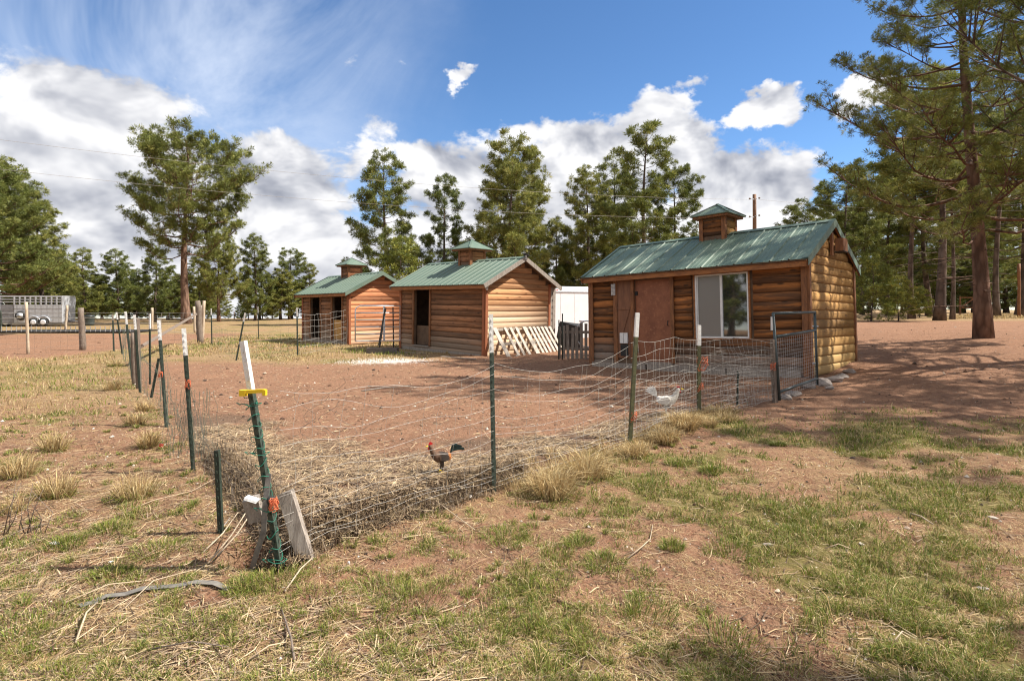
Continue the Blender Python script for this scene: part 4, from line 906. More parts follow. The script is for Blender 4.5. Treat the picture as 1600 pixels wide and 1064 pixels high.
    sd = np.cross(dirs, rg.normal(size=(N, K, 3))); sd /= np.linalg.norm(sd, axis=2, keepdims=True) + 1e-9
    e = b + dirs * Ln; e[:, :, 2] -= Ln[:, :, 0] * .06; mid = b + dirs * Ln * .55
    V = np.stack([b, mid + sd * w * .5, e, mid - sd * w * .5], 2).reshape(-1, 3)
    Fq = np.arange(N * K * 4).reshape(-1, 4)
    age = rg.random((N, 1, 1)); t_ = rg.random((N, K, 1)) * .3 + age * .7
    c1 = np.array([.085, .105, .030]); c2 = np.array([.275, .295, .065]); c3 = np.array([.42, .40, .12]); cc = c1 + (c2 - c1) * t_; cc = np.where((age > .86), cc * .4 + c3 * .6, cc)
    if hue: cc = cc * np.array([1 + hue * .35, 1 + hue * .25, 1.0])
    cc = np.repeat(cc.reshape(N * K, 1, 3), 4, 1); cc[:, 0] *= .9
    tm = T.mesh(name + '_trunk', bark_m); cm = npmesh(name + '_crown', V, Fq, M['needles'], cc.reshape(-1, 3)); return dict(t=tm, c=cm, H=H)
# crowns
def cone(f): return (.21 * (1 - f) ** .65 * (1 - .35 * max(0, .18 - f) / .18)) + .035
def colm(f): return .16 * (1 - f ** 2.2) * (.75 + .25 * math.sin(f * 9)) + .035
def brd(f): return .30 * math.sqrt(max(0, 1 - (f * 1.02 - .15) ** 2)) * (1 - .25 * f) + .02
def bush(f): return .30 * (1 - f) ** .55 + .04
V1 = make_pine('pine_a', 1, 10, .19, .10, cone, 70, 62, .23, 22, .027, M['bark'], .10)
V2 = make_pine('pine_b', 2, 10, .17, .22, colm, 50, 52, .23, 22, .027, M['bark'], .30, gap=.18)
V3 = make_pine('pine_c', 3, 10, .28, .40, lambda f: .36 * (1 - .55 * abs(f - .42) ** 1.2 * 1.6) * (1 if f < .9 else .7), 52, 140, .22, 22, .026, M['bark_red'], .12, side=(0.3, .12), dead=9)
V4 = make_pine('pine_d', 4, 10, .24, .27, bush, 78, 100, .22, 22, .026, M['bark_red'], .12)
V5 = make_pine('pine_e', 5, 4, .05, .04, lambda f: .34 * (1 - f) ** .8 + .03, 50, 26, .20, 13, .035, M['bark'], .25, hue=.9)
V6 = make_pine('pine_f', 6, 10, .17, .30, lambda f: .20 * (1 - f) ** .5 + .04, 54, 62, .23, 22, .027, M['bark'], .16, gap=.06)
V7 = make_pine('pine_g', 17, 10, .20, .08, lambda f: .24 * (1 - f) ** .8 + .03, 70, 62, .23, 22, .028, M['bark'], .06)
V8 = make_pine('pine_h', 23, 10, .12, .44, lambda f: .15 * (1 - f) ** .5 + .03, 34, 48, .22, 22, .027, M['bark'], .16, gap=.1, dead=16)
V9 = make_pine('pine_i', 29, 10, .10, .77, lambda f: .085 * (1 - f) ** .5 + .02, 16, 60, .16, 14, .03, M['bark'], .3, dead=3)
NB = make_pine('big_pine', 8, 17.5, .225, .18, lambda f: .205 * (1 - f) ** .42 * (.80 + .20 * math.sin(f * 11)) + .02, 98, 82, .15, 32, .013, M['bark_red'], .16, dead=26, side=(math.pi, .10))
NC = make_pine('near_pine', 9, 15.5, .25, .26, lambda f: .235 * (1 - f) ** .45 + .02, 84, 66, .15, 30, .0135, M['bark'], .14, dead=10)
def pine(V, x, y, H, label, group=None, ws=1.0, rot=None, name='pine_tree'):
    s = H / V['H']; z = zbase(x, y)
    r = empty(name, (x, y, z), label, 'tree', group, (0, 0, rot if rot is not None else random.uniform(0, 6.28))); r.scale = (s * ws, s * ws, s)
    link('trunk', V['t'], r); link('crown', V['c'], r); return r
def tree(V, px, D, ytop, label, group=None, ws=1.0, rot=None):
    x = (px - 800) / F * D; z = zbase(x, D); H = CZ + (HY - ytop) * D / F - z; return pine(V, x, D, H, label, group, ws, rot)
big = pine(NB, 13.75, 17.0, 17.5, 'large reddish-barked pine standing on the drive right of the sheds', rot=.2)
pine(NC, 14.9, 12.4, 18.5, 'near pine whose trunk is out of frame, boughs hanging in at top right', rot=1.0)
pine(NC, 14.8, 7.6, 14.0, 'pine outside the right edge that shades the grass by the gate', rot=3.4)
pine(V9, 11.6, 1.75, 13.6, 'slender pine off to the right whose top shades the foreground grass', ws=.62, rot=2.0)
tree(V3, 291, 55, 224, 'big flat-topped pine with a tall bare reddish trunk left of centre', rot=.4, ws=.90)
tree(V4, -25, 33, 262, 'bushy bright pine at the left edge above the trailer', ws=1.05)
tree(V1, 62, 58, 312, 'pine stepping out behind the bushy one at the left edge', ws=1.15)
tree(V1, 14, 57, 250, 'taller dark pine behind the bushy one at far left', ws=1.1)
tree(V1, 603, 52, 236, 'tall narrow pine directly behind the farthest shed cupola', rot=.6, ws=.95)
tree(V5, 628, 46, 372, 'low bright young pine tucked behind the gap of the two rear sheds')
tree(V2, 697, 54, 277, 'slim open pine behind the middle shed roof', rot=1.9, ws=.95)
tree(V7, 672, 57, 392, 'short dark pine left of the slim open one'); 
tree(V6, 795, 50, 220, 'tall full-crowned pine right of the middle shed cupola', ws=1.0, rot=2.2)
tree(V6, 812, 52, 238, 'twin pine close beside the tall full-crowned one', ws=1.0, rot=4.2)
tree(V2, 868, 56, 345, 'small open pine above the white cargo trailer')
tree(V1, 918, 55, 262, 'dense pine behind the left end of the right shed', ws=.95)
tree(V1, 957, 58, 248, 'dense dark pine between its two neighbours behind the right shed', rot=3.3)
tree(V2, 1012, 50, 196, 'tallest sparse-topped pine behind the right shed roof', rot=.9, ws=1.15)
tree(V6, 1052, 54, 262, 'leaning-topped pine left of the right shed cupola', rot=.5, ws=.9)
tree(V7, 890, 60, 372, 'low dark pine behind the cargo trailer roof', ws=1.2)
tree(V7, 845, 62, 378, 'small dark pine between the tall pines and the trailer')
grp = 'pines in the row beyond the corral'
for (V, px, D, yt, lab, ws) in ((V7, 132, 66, 388, 'left pine of the row beyond the corral', 1.25), (V1, 183, 68, 390, 'second pine of the row beyond the corral', 1.2), (V1, 243, 64, 385, 'pointed pine just left of the big reddish trunk', 1.1), (V7, 214, 74, 420, 'low pine filling in beyond the corral', 1.4), (V7, 158, 78, 430, 'short dark pine filling in behind the barrel', 1.5),
                               (V4, 342, 62, 368, 'bright round-crowned pine right of the big reddish trunk', .85), (V7, 312, 70, 400, 'shaded pine behind the big reddish trunk', 1.3), (V1, 399, 66, 366, 'pointed pine standing alone right of the bright round one', 1.0), (V6, 452, 72, 392, 'dark-trunked pine left of the farthest shed', 1.2), (V2, 482, 74, 412, 'thin pine touching the farthest shed roof', 1.2), (V7, 425, 80, 462, 'small pine on the skyline left of the farthest shed', 1.3), (V7, 375, 82, 470, 'tiny pine on the skyline beside the distant rail fence', 1.2),
                               (V7, 100, 72, 405, 'dark pine directly behind the livestock trailer', 1.4), (V7, 40, 76, 430, 'pine hidden low behind the livestock trailer', 1.6), (V7, 268, 80, 440, 'low dark pine behind the left side of the reddish trunk', 1.5)):
    tree(V, px, D, yt, lab, grp, ws)
grp = 'low pines closing the skyline beyond the corral'; rnd = random.Random(21)
for k in range(17):
    px = 95 + k * 24 + rnd.uniform(-9, 9); tree(rnd.choice((V7, V1, V4)), px, rnd.uniform(70, 77), rnd.uniform(418, 462) if not 350 < px < 385 else 482, 'one of the low pines closing the skyline beyond the corral', grp, rnd.uniform(1.3, 1.8))
grp = 'pines of the open wood at right'
for (V, px, D, yt, lab, ws) in ((V6, 1265, 62, 314, 'pine peeking over the right shed roof near the ridge end', 1.1), (V6, 1322, 46, 262, 'tall pine close behind the right shed gable', 1.1), (V8, 1428, 40, 120, 'straight dark-trunked pine left of the large reddish one', 1.1), (V8, 1470, 36, 120, 'thick dark-trunked pine left of the large reddish one', 1.7), (V8, 1487, 39, 170, 'red-trunked pine close beside the thick dark one', .9), (V2, 1450, 50, 240, 'thin pine between the dark trunks', 1.3),
                               (V8, 1562, 46, 120, 'pine with a slim trunk at the right edge', 1.1), (V6, 1595, 56, 170, 'full pine behind the timber post at the right edge', 1.2), (V8, 1388, 52, 250, 'pine behind the young bright ones', 1.3), (V8, 1525, 60, 200, 'pine behind the small timber gate', 1.2), (V8, 1350, 58, 268, 'pine in the wood just right of the gable', 1.2)):
    tree(V, px, D, yt, lab, grp, ws)
tree(V5, 1362, 34, 398, 'bright young pine growing just right of the shed gable', ws=1.0); tree(V5, 1404, 35, 432, 'small bright young pine second from the shed gable', ws=1.15, rot=1); tree(V5, 1436, 44, 448, 'little bright pine under the dark trunks', ws=1.2)
grp = 'distant pines behind the right-hand wood'; rnd = random.Random(12)
for k in range(24):
    px = 1290 + k * 17 + rnd.uniform(-8, 8); D = rnd.uniform(66, 115); V = rnd.choice((V8, V7, V6, V8)); tree(V, px, D, rnd.uniform(310, 425), 'one of the distant pines filling the background of the right-hand wood', grp, rnd.uniform(1.2, 1.7))
grp = 'distant pines behind the sheds'
for k, px in enumerate((560, 645, 735, 760, 835, 905, 985, 1035, 1080, 1130)): tree(rnd.choice((V1, V7)), px, rnd.uniform(78, 95), rnd.uniform(425, 455), 'one of the low distant pines showing behind the sheds', grp, 1.4)
grp = 'pines off to the left mirrored in the window'
for k, (x, y, H) in enumerate(((-26, -2, 13), (-31, 2, 12), (-29, -7, 14), (-36, -3, 15), (-34, 7, 11), (-38, -12, 14), (-24, -12, 12), (-30, 11, 11))): pine((V1, V6, V4, V7)[k % 4], x * 1.75, y * 1.75 - 3, H * 1.25, 'one of the pines off to the left seen only mirrored in the window', grp, 1.2)

# ------------------------------------------------------------------ ground cover as real blades
def blades(P, h, w, lean, colr, rg, tipk=1.15, baseK=.8):
    n = len(P); a = rg.uniform(0, 2 * np.pi, n); s = np.stack([np.cos(a), np.sin(a), np.zeros(n)], 1) * (w * .5)[:, None]
    m1 = P + lean * .35; m1[:, 2] += h * .6; tp = P + lean; tp[:, 2] += h * np.clip(1 - .35 * np.linalg.norm(lean, axis=1) / (h + 1e-6), .35, 1)
    V = np.stack([P - s, P + s, m1 - s * .75, m1 + s * .75, tp], 1).reshape(-1, 3); b = (np.arange(n) * 5)[:, None]
    T = np.concatenate([b + np.array([[0, 1, 3]]), b + np.array([[0, 3, 2]]), b + np.array([[2, 3, 4]])], 1).reshape(-1, 3)
    c = np.repeat(colr[:, None, :], 5, 1); c[:, :2] *= baseK; c[:, 4] *= tipk
    return V, T, c.reshape(-1, 3)
def join(L):
    o = 0; Vs = []; Ts = []; Cs = []
    for V, T, c in L: Vs.append(V); Ts.append(T + o); Cs.append(c); o += len(V)
    return np.concatenate(Vs), np.concatenate(Ts), np.concatenate(Cs)
GREEN = np.array([[.155, .20, .026], [.22, .25, .04], [.105, .145, .03], [.28, .27, .09], [.18, .18, .03]]); TAN = np.array([[.52, .38, .18], [.44, .30, .13], [.58, .46, .25], [.33, .225, .11]])
def pick(pal, n, rg): return pal[rg.integers(0, len(pal), n)] * rg.uniform(.75, 1.2, (n, 1))
def screen_pts(n, rg, y0, y1, x0=-60, x1=1660):
    """points of the ground spread evenly over what the eye sees, not over the plan"""
    py = rg.uniform(y0, y1, n); px = rg.uniform(x0, x1, n); D = CZ * F / (py - HY); X = (px - 800) / F * D; return X, D
rg = np.random.default_rng(99); L = []
# turf: thin everywhere, thick in green patches
X, Y = screen_pts(700000, rg, 545, 1100); gf = sample(green, X, Y); keep = rg.random(len(X)) < gf * .95 * np.clip(.35 + (Y / 5.0), .45, 1); X = X[keep]; Y = Y[keep]
cl = fbm(X, Y, 9, 2, 61); keep = cl > .42 - .1 * (Y > 6); X = X[keep]; Y = Y[keep]; n = len(X)
h = rg.gamma(3.0, .0085, n) * (1 + .5 * (cl[keep] - .4) * 5); P = np.stack([X, Y, gzs(X, Y) - .003], 1); a = rg.uniform(0, 6.28, n); le = np.stack([np.cos(a), np.sin(a), a * 0], 1) * (h * rg.uniform(.2, 1.3, n))[:, None]
cc = pick(GREEN, n, rg); dryf = rg.random(n) < .30; cc[dryf] = pick(TAN, int(dryf.sum()), rg); L.append(blades(P, h, rg.uniform(.003, .006, n) * np.clip(Y / 4, .8, 3), le, cc, rg))
# pale fringe of dead grass left standing along the wire
al = rg.uniform(1.9, 6.6, 420); pe = rg.normal(-.08, .10, 420); fx_ = C0[0] + dR[0] * al + nR[0] * pe; fy_ = C0[1] + dR[1] * al + nR[1] * pe; FR = dict(cx=fx_, cy=fy_)
# flat dead grass thatch on the dirt
X, Y = screen_pts(480000, rg, 545, 1100); df = sample(dry, X, Y) * .9 + .10 - .1 * sample(bareall, X, Y); keep = rg.random(len(X)) < np.clip(df, 0, 1) * (fbm(X, Y, 5, 3, 71) > .40) * (1 - .97 * sample(bareall, X, Y)); X = X[keep]; Y = Y[keep]; n = len(X)
h = rg.uniform(.004, .022, n) * (1 + .8 * sm(6, 12, Y)); P = np.stack([X, Y, gzs(X, Y) - .002], 1); a = rg.uniform(0, 6.28, n); le = np.stack([np.cos(a), np.sin(a), a * 0], 1) * rg.uniform(.02, .10, n)[:, None]
L.append(blades(P, h, rg.uniform(.002, .005, n) * np.clip(Y / 4, .8, 3), le, pick(TAN, n, rg), rg, 1.05, .95))
# small green tufts on the open dirt
def tuft_field(cx, cy, rad, nb, hh, pal, rg, spread=1.0, wmul=1.0, mixtan=.0, up_=1.0):
    out = []
    k = len(cx); c = np.repeat(np.arange(k), nb); n = len(c); r = np.sqrt(rg.random(n)) * rad[c]; a = rg.uniform(0, 6.28, n); X = cx[c] + np.cos(a) * r; Y = cy[c] + np.sin(a) * r
    h = hh[c] * rg.uniform(.45, 1.1, n) * (1 - .35 * r / rad[c]); P = np.stack([X, Y, gzs(X, Y) - .004], 1); a2 = a + rg.normal(0, .6, n); le = np.stack([np.cos(a2), np.sin(a2), a * 0], 1) * (h * (.15 + .75 * r / rad[c]) * spread + rg.uniform(0, .015, n))[:, None]
    cc = pick(pal, n, rg)
    if mixtan: q = rg.random(n) < mixtan; cc[q] = pick(TAN, int(q.sum()), rg)
    return blades(P, h, rg.uniform(.0028, .0055, n) * np.clip(Y / 4, .8, 3.2) * wmul, le, cc, rg)
L.append(tuft_field(fx_, fy_, rg.uniform(.03, .09, 420), 26, rg.uniform(.05, .20, 420), TAN, rg))
X, Y = screen_pts(1500, rg, 600, 1095); keep = (sample(bareall, X, Y) < .3) & (sample(litter, X, Y) < .3) & (fbm(X, Y, .7, 3, 81) > .44); X = X[keep]; Y = Y[keep]
L.append(tuft_field(X, Y, rg.gamma(3., .018, len(X)), 75, rg.uniform(.03, .075, len(X)), GREEN, rg, mixtan=.25))
tl = [(880, 770, .14), (700, 735 + 90, .0), (790, 835, .16), (905, 850, .10), (1140, 865, .15), (1258, 808, .10), (640, 935, .2), (1205, 795, .06), (1050, 862, .07), (600, 925, .16), (945, 885, .12), (1240, 830, .08), (1135, 1000, .17), (1060, 725, .12), (1215, 695, .08), (180, 900, .12), (430, 910, .18), (60, 985, .2), (310, 985, .15), (250, 860, .16), (380, 920, .10), (100, 850, .12), (1110, 740, .1), (1000, 960, .18), (760, 1000, .25), (170, 830, .12)]
X = []; Y = []; Rr = []
for (a, b, r) in tl:
    if r: g = G(a, b); X.append(g.x); Y.append(g.y); Rr.append(r)
L.append(tuft_field(np.array(X), np.array(Y), np.array(Rr), 420, np.array([.085] * len(X)), GREEN, rg, mixtan=.15))
# far meadow: taller pale grass, blades grow wider with distance so they still read
X = rg.uniform(-34, 4, 90000); Y = rg.uniform(7, 34, 90000) ** 1.0; a3, b3 = pen(X, Y); ok = ((b3 < -.1) | (Y + (X + 8) * .55 > 18)) & (sample(bareall, X, Y) < .35) & (np.abs(X) < Y * 1.0) & (fbm(X, Y, 1.2, 3, 91) > .42); X = X[ok]; Y = Y[ok]; n = len(X)
h = rg.uniform(.04, .16, n) * (.4 + 1.2 * fbm(X, Y, .9, 3, 93)); P = np.stack([X, Y, gzs(X, Y) - .01], 1); a = rg.uniform(0, 6.28, n); le = np.stack([np.cos(a), np.sin(a), a * 0], 1) * (h * rg.uniform(.2, 1.0, n))[:, None]
cc = pick(TAN, n, rg); q = fbm(X, Y, .7, 3, 95) + rg.normal(0, .06, n) > .56; cc[q] = pick(GREEN, int(q.sum()), rg) * 1.15; L.append(blades(P, h, rg.uniform(.008, .016, n) * np.clip(Y / 12, .7, 2), le, cc, rg))
X = rg.uniform(5, 60, 60000); Y = rg.uniform(32, 75, 60000); ok = (fbm(X, Y, .5, 3, 97) > .4) & (np.abs(X) < Y * 1.0) & (sample(bareall, X, Y) < .3); X = X[ok]; Y = Y[ok]; n = len(X)
h = rg.uniform(.08, .3, n); P = np.stack([X, Y, gzs(X, Y) - .01], 1); a = rg.uniform(0, 6.28, n); le = np.stack([np.cos(a), np.sin(a), a * 0], 1) * (h * rg.uniform(.2, 1.0, n))[:, None]; L.append(blades(P, h, rg.uniform(.03, .06, n), le, pick(TAN, n, rg) * 1.05, rg))
V, T, c = join(L); tag(link('grass', npmesh('grass', V, T, M['grass'], c)), 'short green and dead tan grass over the red dirt', 'grass', kind='stuff')

# straw litter piled in the near corner of the pen, and scattered stalks outside it
rg = np.random.default_rng(5)
def sticks(X, Y, Z, Ln, w, pal, rg, tilt=.12, dirb=None):
    n = len(X); a = rg.uniform(0, 3.14159, n) if dirb is None else rg.normal(dirb, .7, n); e = rg.normal(0, tilt, n); d = np.stack([np.cos(a) * np.cos(e), np.sin(a) * np.cos(e), np.sin(e)], 1); C = np.stack([X, Y, Z], 1)
    s = np.cross(d, np.array([0, 0, 1.0])); s /= np.linalg.norm(s, axis=1, keepdims=True) + 1e-9; up2 = np.cross(s, d); q = w[:, None] * .5; bend = rg.normal(0, .05, n)[:, None] * Ln[:, None] * s
    A = C - d * Ln[:, None] / 2; B = C + d * Ln[:, None] / 2
    V = np.stack([A - s * q, A + s * q, C + bend - s * q + up2 * q * .3, C + bend + s * q, B - s * q * .6, B + s * q * .6, C + bend + up2 * q], 1).reshape(-1, 3); b = (np.arange(n) * 7)[:, None]
    T = np.concatenate([b + np.array([[0, 1, 6]]), b + np.array([[0, 6, 2]]), b + np.array([[1, 3, 6]]), b + np.array([[2, 6, 4]]), b + np.array([[6, 5, 4]]), b + np.array([[6, 3, 5]])], 1).reshape(-1, 3)
    return V, T, np.repeat(pick(pal, n, rg)[:, None, :], 7, 1).reshape(-1, 3)
STRAW = np.array([[.44, .31, .17], [.33, .22, .12], [.55, .42, .26], [.20, .13, .075], [.28, .20, .13], [.10, .065, .042], [.33, .25, .17], [.15, .10, .06]])
L = []
al = rg.uniform(-.1, 7.5, 60000); pe = np.abs(rg.normal(0, .85, 60000)) - .05; X = C0[0] + dR[0] * al + nR[0] * pe; Y = C0[1] + dR[1] * al + nR[1] * pe; lf = sample(litter, X, Y); ok = rg.random(len(X)) < lf * np.clip(1.15 - al / 8, .15, 1) * np.clip(1.15 - pe / 1.25, .04, 1) * sm(.34, .56, fbm(X, Y, 3.2, 3, 109)); X = X[ok]; Y = Y[ok]
n = len(X); L.append(sticks(X, Y, gzs(X, Y) + rg.uniform(0, .022, n), rg.uniform(.03, .22, n), rg.uniform(.0025, .0075, n), STRAW, rg, .12))
al = rg.uniform(-.1, 4.5, 20000); pe = np.abs(rg.normal(0, .9, 20000)) - .05; dl_ = np.array([-.594, .804]); X = C0[0] + dl_[0] * al + nL[0] * pe; Y = C0[1] + dl_[1] * al + nL[1] * pe; lf = sample(litter, X, Y); ok = rg.random(len(X)) < lf; X = X[ok]; Y = Y[ok]; n = len(X); L.append(sticks(X, Y, gzs(X, Y) + rg.uniform(0, .03, n), rg.uniform(.03, .25, n), rg.uniform(.0025, .008, n), STRAW, rg, .2))
# matted face of the bank under the fence: strands hang out of it
for (dd, Lm, dn, k) in ((dR, 2.3, nR, 11000), (dl_, 2.8, nL, 10000)):
    al = rg.uniform(-.05, Lm, k); pe = rg.normal(.11, .05, k); X = C0[0] + dd[0] * al + dn[0] * pe; Y = C0[1] + dd[1] * al + dn[1] * pe; top = .20 * np.exp(-(al / 2.8) ** 2); Z = gzs(X, Y) + rg.uniform(-.02, .05, k); L.append(sticks(X, Y, Z, rg.uniform(.04, .16, k), rg.uniform(.002, .006, k), STRAW * .7, rg, .8))
X, Y = screen_pts(26000, rg, 570, 1095); ok = rg.random(len(X)) < (.18 + .82 * sm(1.5, -2.0, X + .2 * Y)) * (1 - .85 * sample(bareall, X, Y)) * (fbm(X, Y, 1.6, 3, 103) > .36); X = X[ok]; Y = Y[ok]; n = len(X); L.append(sticks(X, Y, gzs(X, Y) + .006, rg.uniform(.03, .24, n), rg.uniform(.002, .006, n), STRAW * 1.05, rg, .06))
X = rg.uniform(-9, 4, 5000); Y = rg.uniform(6, 18, 5000); ok = sample(bareall, X, Y) > .5; X = X[ok]; Y = Y[ok]; n = len(X); L.append(sticks(X, Y, gzs(X, Y) + .006, rg.uniform(.03, .12, n), rg.uniform(.006, .014, n), STRAW, rg, .05))
V, T, c = join(L); tag(link('straw_litter', npmesh('straw_litter', V, T, M['straw'], c)), 'matted straw and stalks piled in the near corner of the pen', 'straw', kind='stuff')
# pebbles and crumbs
rg = np.random.default_rng(8); X, Y = screen_pts(16000, rg, 520, 1095); X2 = rg.normal(-3.9, .6, 4200); Y2 = rg.normal(17.6, .45, 4200) ; 
n1_ = len(X); X = np.concatenate([X, X2]); Y = np.concatenate([Y, Y2]); n = len(X); s = rg.gamma(2.0, .0022, n) * np.clip(Y / 4, .8, 3.0); s[n1_:] = rg.uniform(.006, .018, len(X2))
oc = np.array([[1, 0, 0], [-1, 0, 0], [0, 1, 0], [0, -1, 0], [0, 0, .7], [0, 0, -.5]]); V = np.stack([X, Y, gzs(X, Y) + s * .2], 1)[:, None, :] + oc[None] * s[:, None, None] * rg.uniform(.6, 1.3, (n, 6, 1)); T = ((np.arange(n) * 6)[:, None, None] + np.array([[0, 2, 4], [2, 1, 4], [1, 3, 4], [3, 0, 4], [2, 0, 5], [1, 2, 5], [3, 1, 5], [0, 3, 5]])[None]).reshape(-1, 3)
PB_ = np.array([[.25, .13, .08], [.18, .10, .06], [.40, .30, .22], [.08, .045, .03], [.5, .43, .35], [.06, .04, .03]]); cc = pick(PB_, n, rg); cc[n1_:] = np.array([.66, .60, .54]) * rg.uniform(.8, 1.1, (len(X2), 1)); tag(link('pebbles', npmesh('pebbles', V.reshape(-1, 3), T, M['pebble'], np.repeat(cc[:, None], 6, 1).reshape(-1, 3))), 'small stones and crumbs over the red dirt', 'gravel', kind='stuff')

# ------------------------------------------------------------------ clumps of dry bunch grass, each a plant
def clump(px, py, rad, h, nb, label, tan=1.0, seed=0, group='dry bunch-grass clumps'):
    rg = np.random.default_rng(100 + seed); g = G(px, py); n = nb; r = np.sqrt(rg.random(n)) * rad * .55; a = rg.uniform(0, 6.28, n); X = np.cos(a) * r; Y = np.sin(a) * r; hh = h * rg.uniform(.2, 1.0, n) ** 1.3 * 1.05
    P = np.stack([X, Y, gzs(X + g.x, Y + g.y) - g.z - .01], 1); le = np.stack([np.cos(a), np.sin(a), a * 0], 1) * (hh * (.06 + 1.25 * (r / rad) * rg.uniform(.2, 1.6, n)))[:, None] + rg.normal(0, .38, (n, 3)) * hh[:, None] * np.array([1, 1, 0])
    cc = pick(TAN, n, rg); q = (rg.random(n) > tan); hh[q] *= .5; cc[q] = pick(GREEN, int(q.sum()), rg); o = link('bunch_grass', npmesh('bunch_grass', *[v for v in (lambda b: (b[0], b[1]))(blades(P, hh, rg.uniform(.003, .006, n) * np.clip(g.y / 4, .9, 2.2), le, cc, rg))], M['grass'], blades(P, hh, np.full(n, .004), le, cc, rg)[2])); o.location = g; return tag(o, label, 'grass clump', group)
for i, a in enumerate(((862, 768, .24, .34, 1000, 'widest tan grass clump along the fence right of the middle post', .9), (912, 748, .18, .42, 700, 'tall tan grass clump left of the olive post with green at its foot', .8), (945, 742, .12, .22, 400, 'dark-centred small clump between the tan clumps by the fence', .5), (993, 712, .16, .26, 600, 'tan clump at the foot of the olive fence post', .9), (1040, 692, .22, .24, 900, 'golden clump just left of the second olive post', .95), (1068, 672, .30, .30, 1300, 'largest golden clump under the orange twine post', .95), (1105, 668, .16, .20, 500, 'short golden clump right of the orange twine post', .8),
              (85, 705, .22, .34, 700, 'tan clump highest up the slope at left', .7), (90, 775, .22, .36, 800, 'tan clump with dark stems at left', .75), (212, 665, .22, .30, 700, 'tan clump left of the second fence post', .8), (232, 700, .18, .34, 700, 'wispy tan clump behind the slumped bank', .85), (212, 780, .24, .36, 900, 'nearest tan clump with green base left of the slumped bank', .65), (28, 745, .22, .40, 700, 'tall wispy clump at the left edge', .85), (225, 640, .20, .30, 500, 'straw clump by the third fence post', .9), (176, 610, .30, .34, 600, 'straw clump in front of the left fence corner', .9), (180, 573, .35, .40, 600, 'dark olive clump at the far left fence corner', .35), (20, 800, .14, .26, 300, 'small tan clump beside dead stems', .6), (1135, 660, .3, .16, 900, 'low clump beside the netting at the shed', .55))):
    k_ = 1.0 if a[0] > 800 else .8; clump(a[0], a[1], a[2] * k_, a[3] * (.88 if a[0] > 800 else .75), int(a[4] * (1.15 if a[0] > 800 else .75)), a[5], a[6], i)
# dead dark stems at the left edge
ds = empty('dead_stems', G(25, 830), 'dark dead weed stems at the left edge', 'weed'); rnd = random.Random(5)
for k in range(11): x = rnd.uniform(-.16, .2); l = rnd.uniform(.15, .36); MB().tube([(x, 0, -.02), (x + rnd.uniform(-.05, .06), .02, l * .5), (x + rnd.uniform(-.1, .13), 0, l)], [.004, .003, .0015], 4).build('stem', M['old_wood'], ds)

# ------------------------------------------------------------------ small things by the corner post
c0, c1 = pr[0]; ax = (c1 - c0).normalized()
def onpost(f, dx=0, dy=-.03): return c0.lerp(c1, f) + Vector((dx, dy, 0))
f_ = (888 - 610) / (888 - 533)
p = onpost(f_, 0, -.03); yc = empty('fence_clip', p, 'yellow plastic clip around the leaning corner post', 'clip'); MB().box((0.035, -.004, .005), (.125, .022, .020), Matrix.Rotation(-.05, 3, 'Y')).build('bar', M['yellow'], yc); MB().box((-.025, .0, -.004), (.034, .034, .034)).build('jaw', M['yellow'], yc); MB().box((.098, -.004, -.001), (.018, .026, .032)).build('knob', M['yellow'], yc)
m = MB(); pts = []
for i in range(220):
    f = .03 + .75 * i / 220; a = i * .42 + 1.2 * math.sin(i * .07); pts.append(c0.lerp(c1, f) + Vector((math.cos(a) * .034, math.sin(a) * .034 - .006, .012 * math.sin(i * .9))))
m.tube(pts, .0022, 4, False)
for f in (.06, .28, .52, .73): b = c0.lerp(c1, f); m.tube([b + Vector((math.cos(j * .8) * (.03 + .004 * j), -.02 + math.sin(j * .8) * .03, .008 * math.sin(j * 1.7))) for j in range(14)], .0022, 4, False)
tag(m.build('wire_wrap', M['green_wire']), 'green coated wire wound down the leaning corner post', 'wire')
pA = G(478, 884, .0); A = Vector((pA.x - .02, pA.y + .05, pA.z)); Bt = at(446, 768, A.y + .02); m = MB()
tag(m.beam(A - (Bt - A).normalized() * .03 + Vector((-.0, 0, 0)), Bt, .085, .06, (1, .1, 0), .006).build('wood_stake', M['grey_wood']), 'cracked grey wooden stake leaning beside the corner post', 'stake')
A = at(402, 812, 3.42); Bt = at(392, 778, 3.38); tag(MB().beam(A, Bt, .085, .06, (1, .2, 0), .006).build('wood_block', M['grey_wood']), 'short cut timber end with a white top strapped left of the corner post', 'block')
tag(MB().box(at(395, 779, 3.36) + Vector((0, -.012, .0)), (.075, .055, .012), Matrix.Rotation(.3, 3, 'Y'), .003).build('white_cloth', M['white_paint']), 'white scrap lying over the timber end', 'cloth')
def ribbon(pts, w, mat, name, label, cat, side=(0, 0, 1)):
    pts = [Vector(p) for p in pts]; vs = []; sd = Vector(side); n = len(pts)
    for i, p in enumerate(pts):
        t = (pts[min(i + 1, n - 1)] - pts[max(i - 1, 0)]).normalized(); s = t.cross(sd); s = s.normalized() if s.length > 1e-4 else Vector((1, 0, 0)); nn = s.cross(t) * .0015; s = s * w / 2; vs += [p - s - nn, p + s - nn, p + s + nn, p - s + nn]
    fs = [(i * 4 + j, i * 4 + (j + 1) % 4, i * 4 + 4 + (j + 1) % 4, i * 4 + 4 + j) for i in range(n - 1) for j in range(4)] + [(3, 2, 1, 0), tuple((n - 1) * 4 + j for j in range(4))]
    return tag(MB().add(vs, fs).build(name, M[mat]), label, cat)
ribbon([at(420, 740, 3.28), at(414, 790, 3.24), at(412, 830, 3.24), at(402, 860, 3.26), at(393, 890, 3.3)], .030, 'strap', 'webbing_strap', 'grey webbing strap hanging down beside the corner post', 'strap', (0, 1, 0))
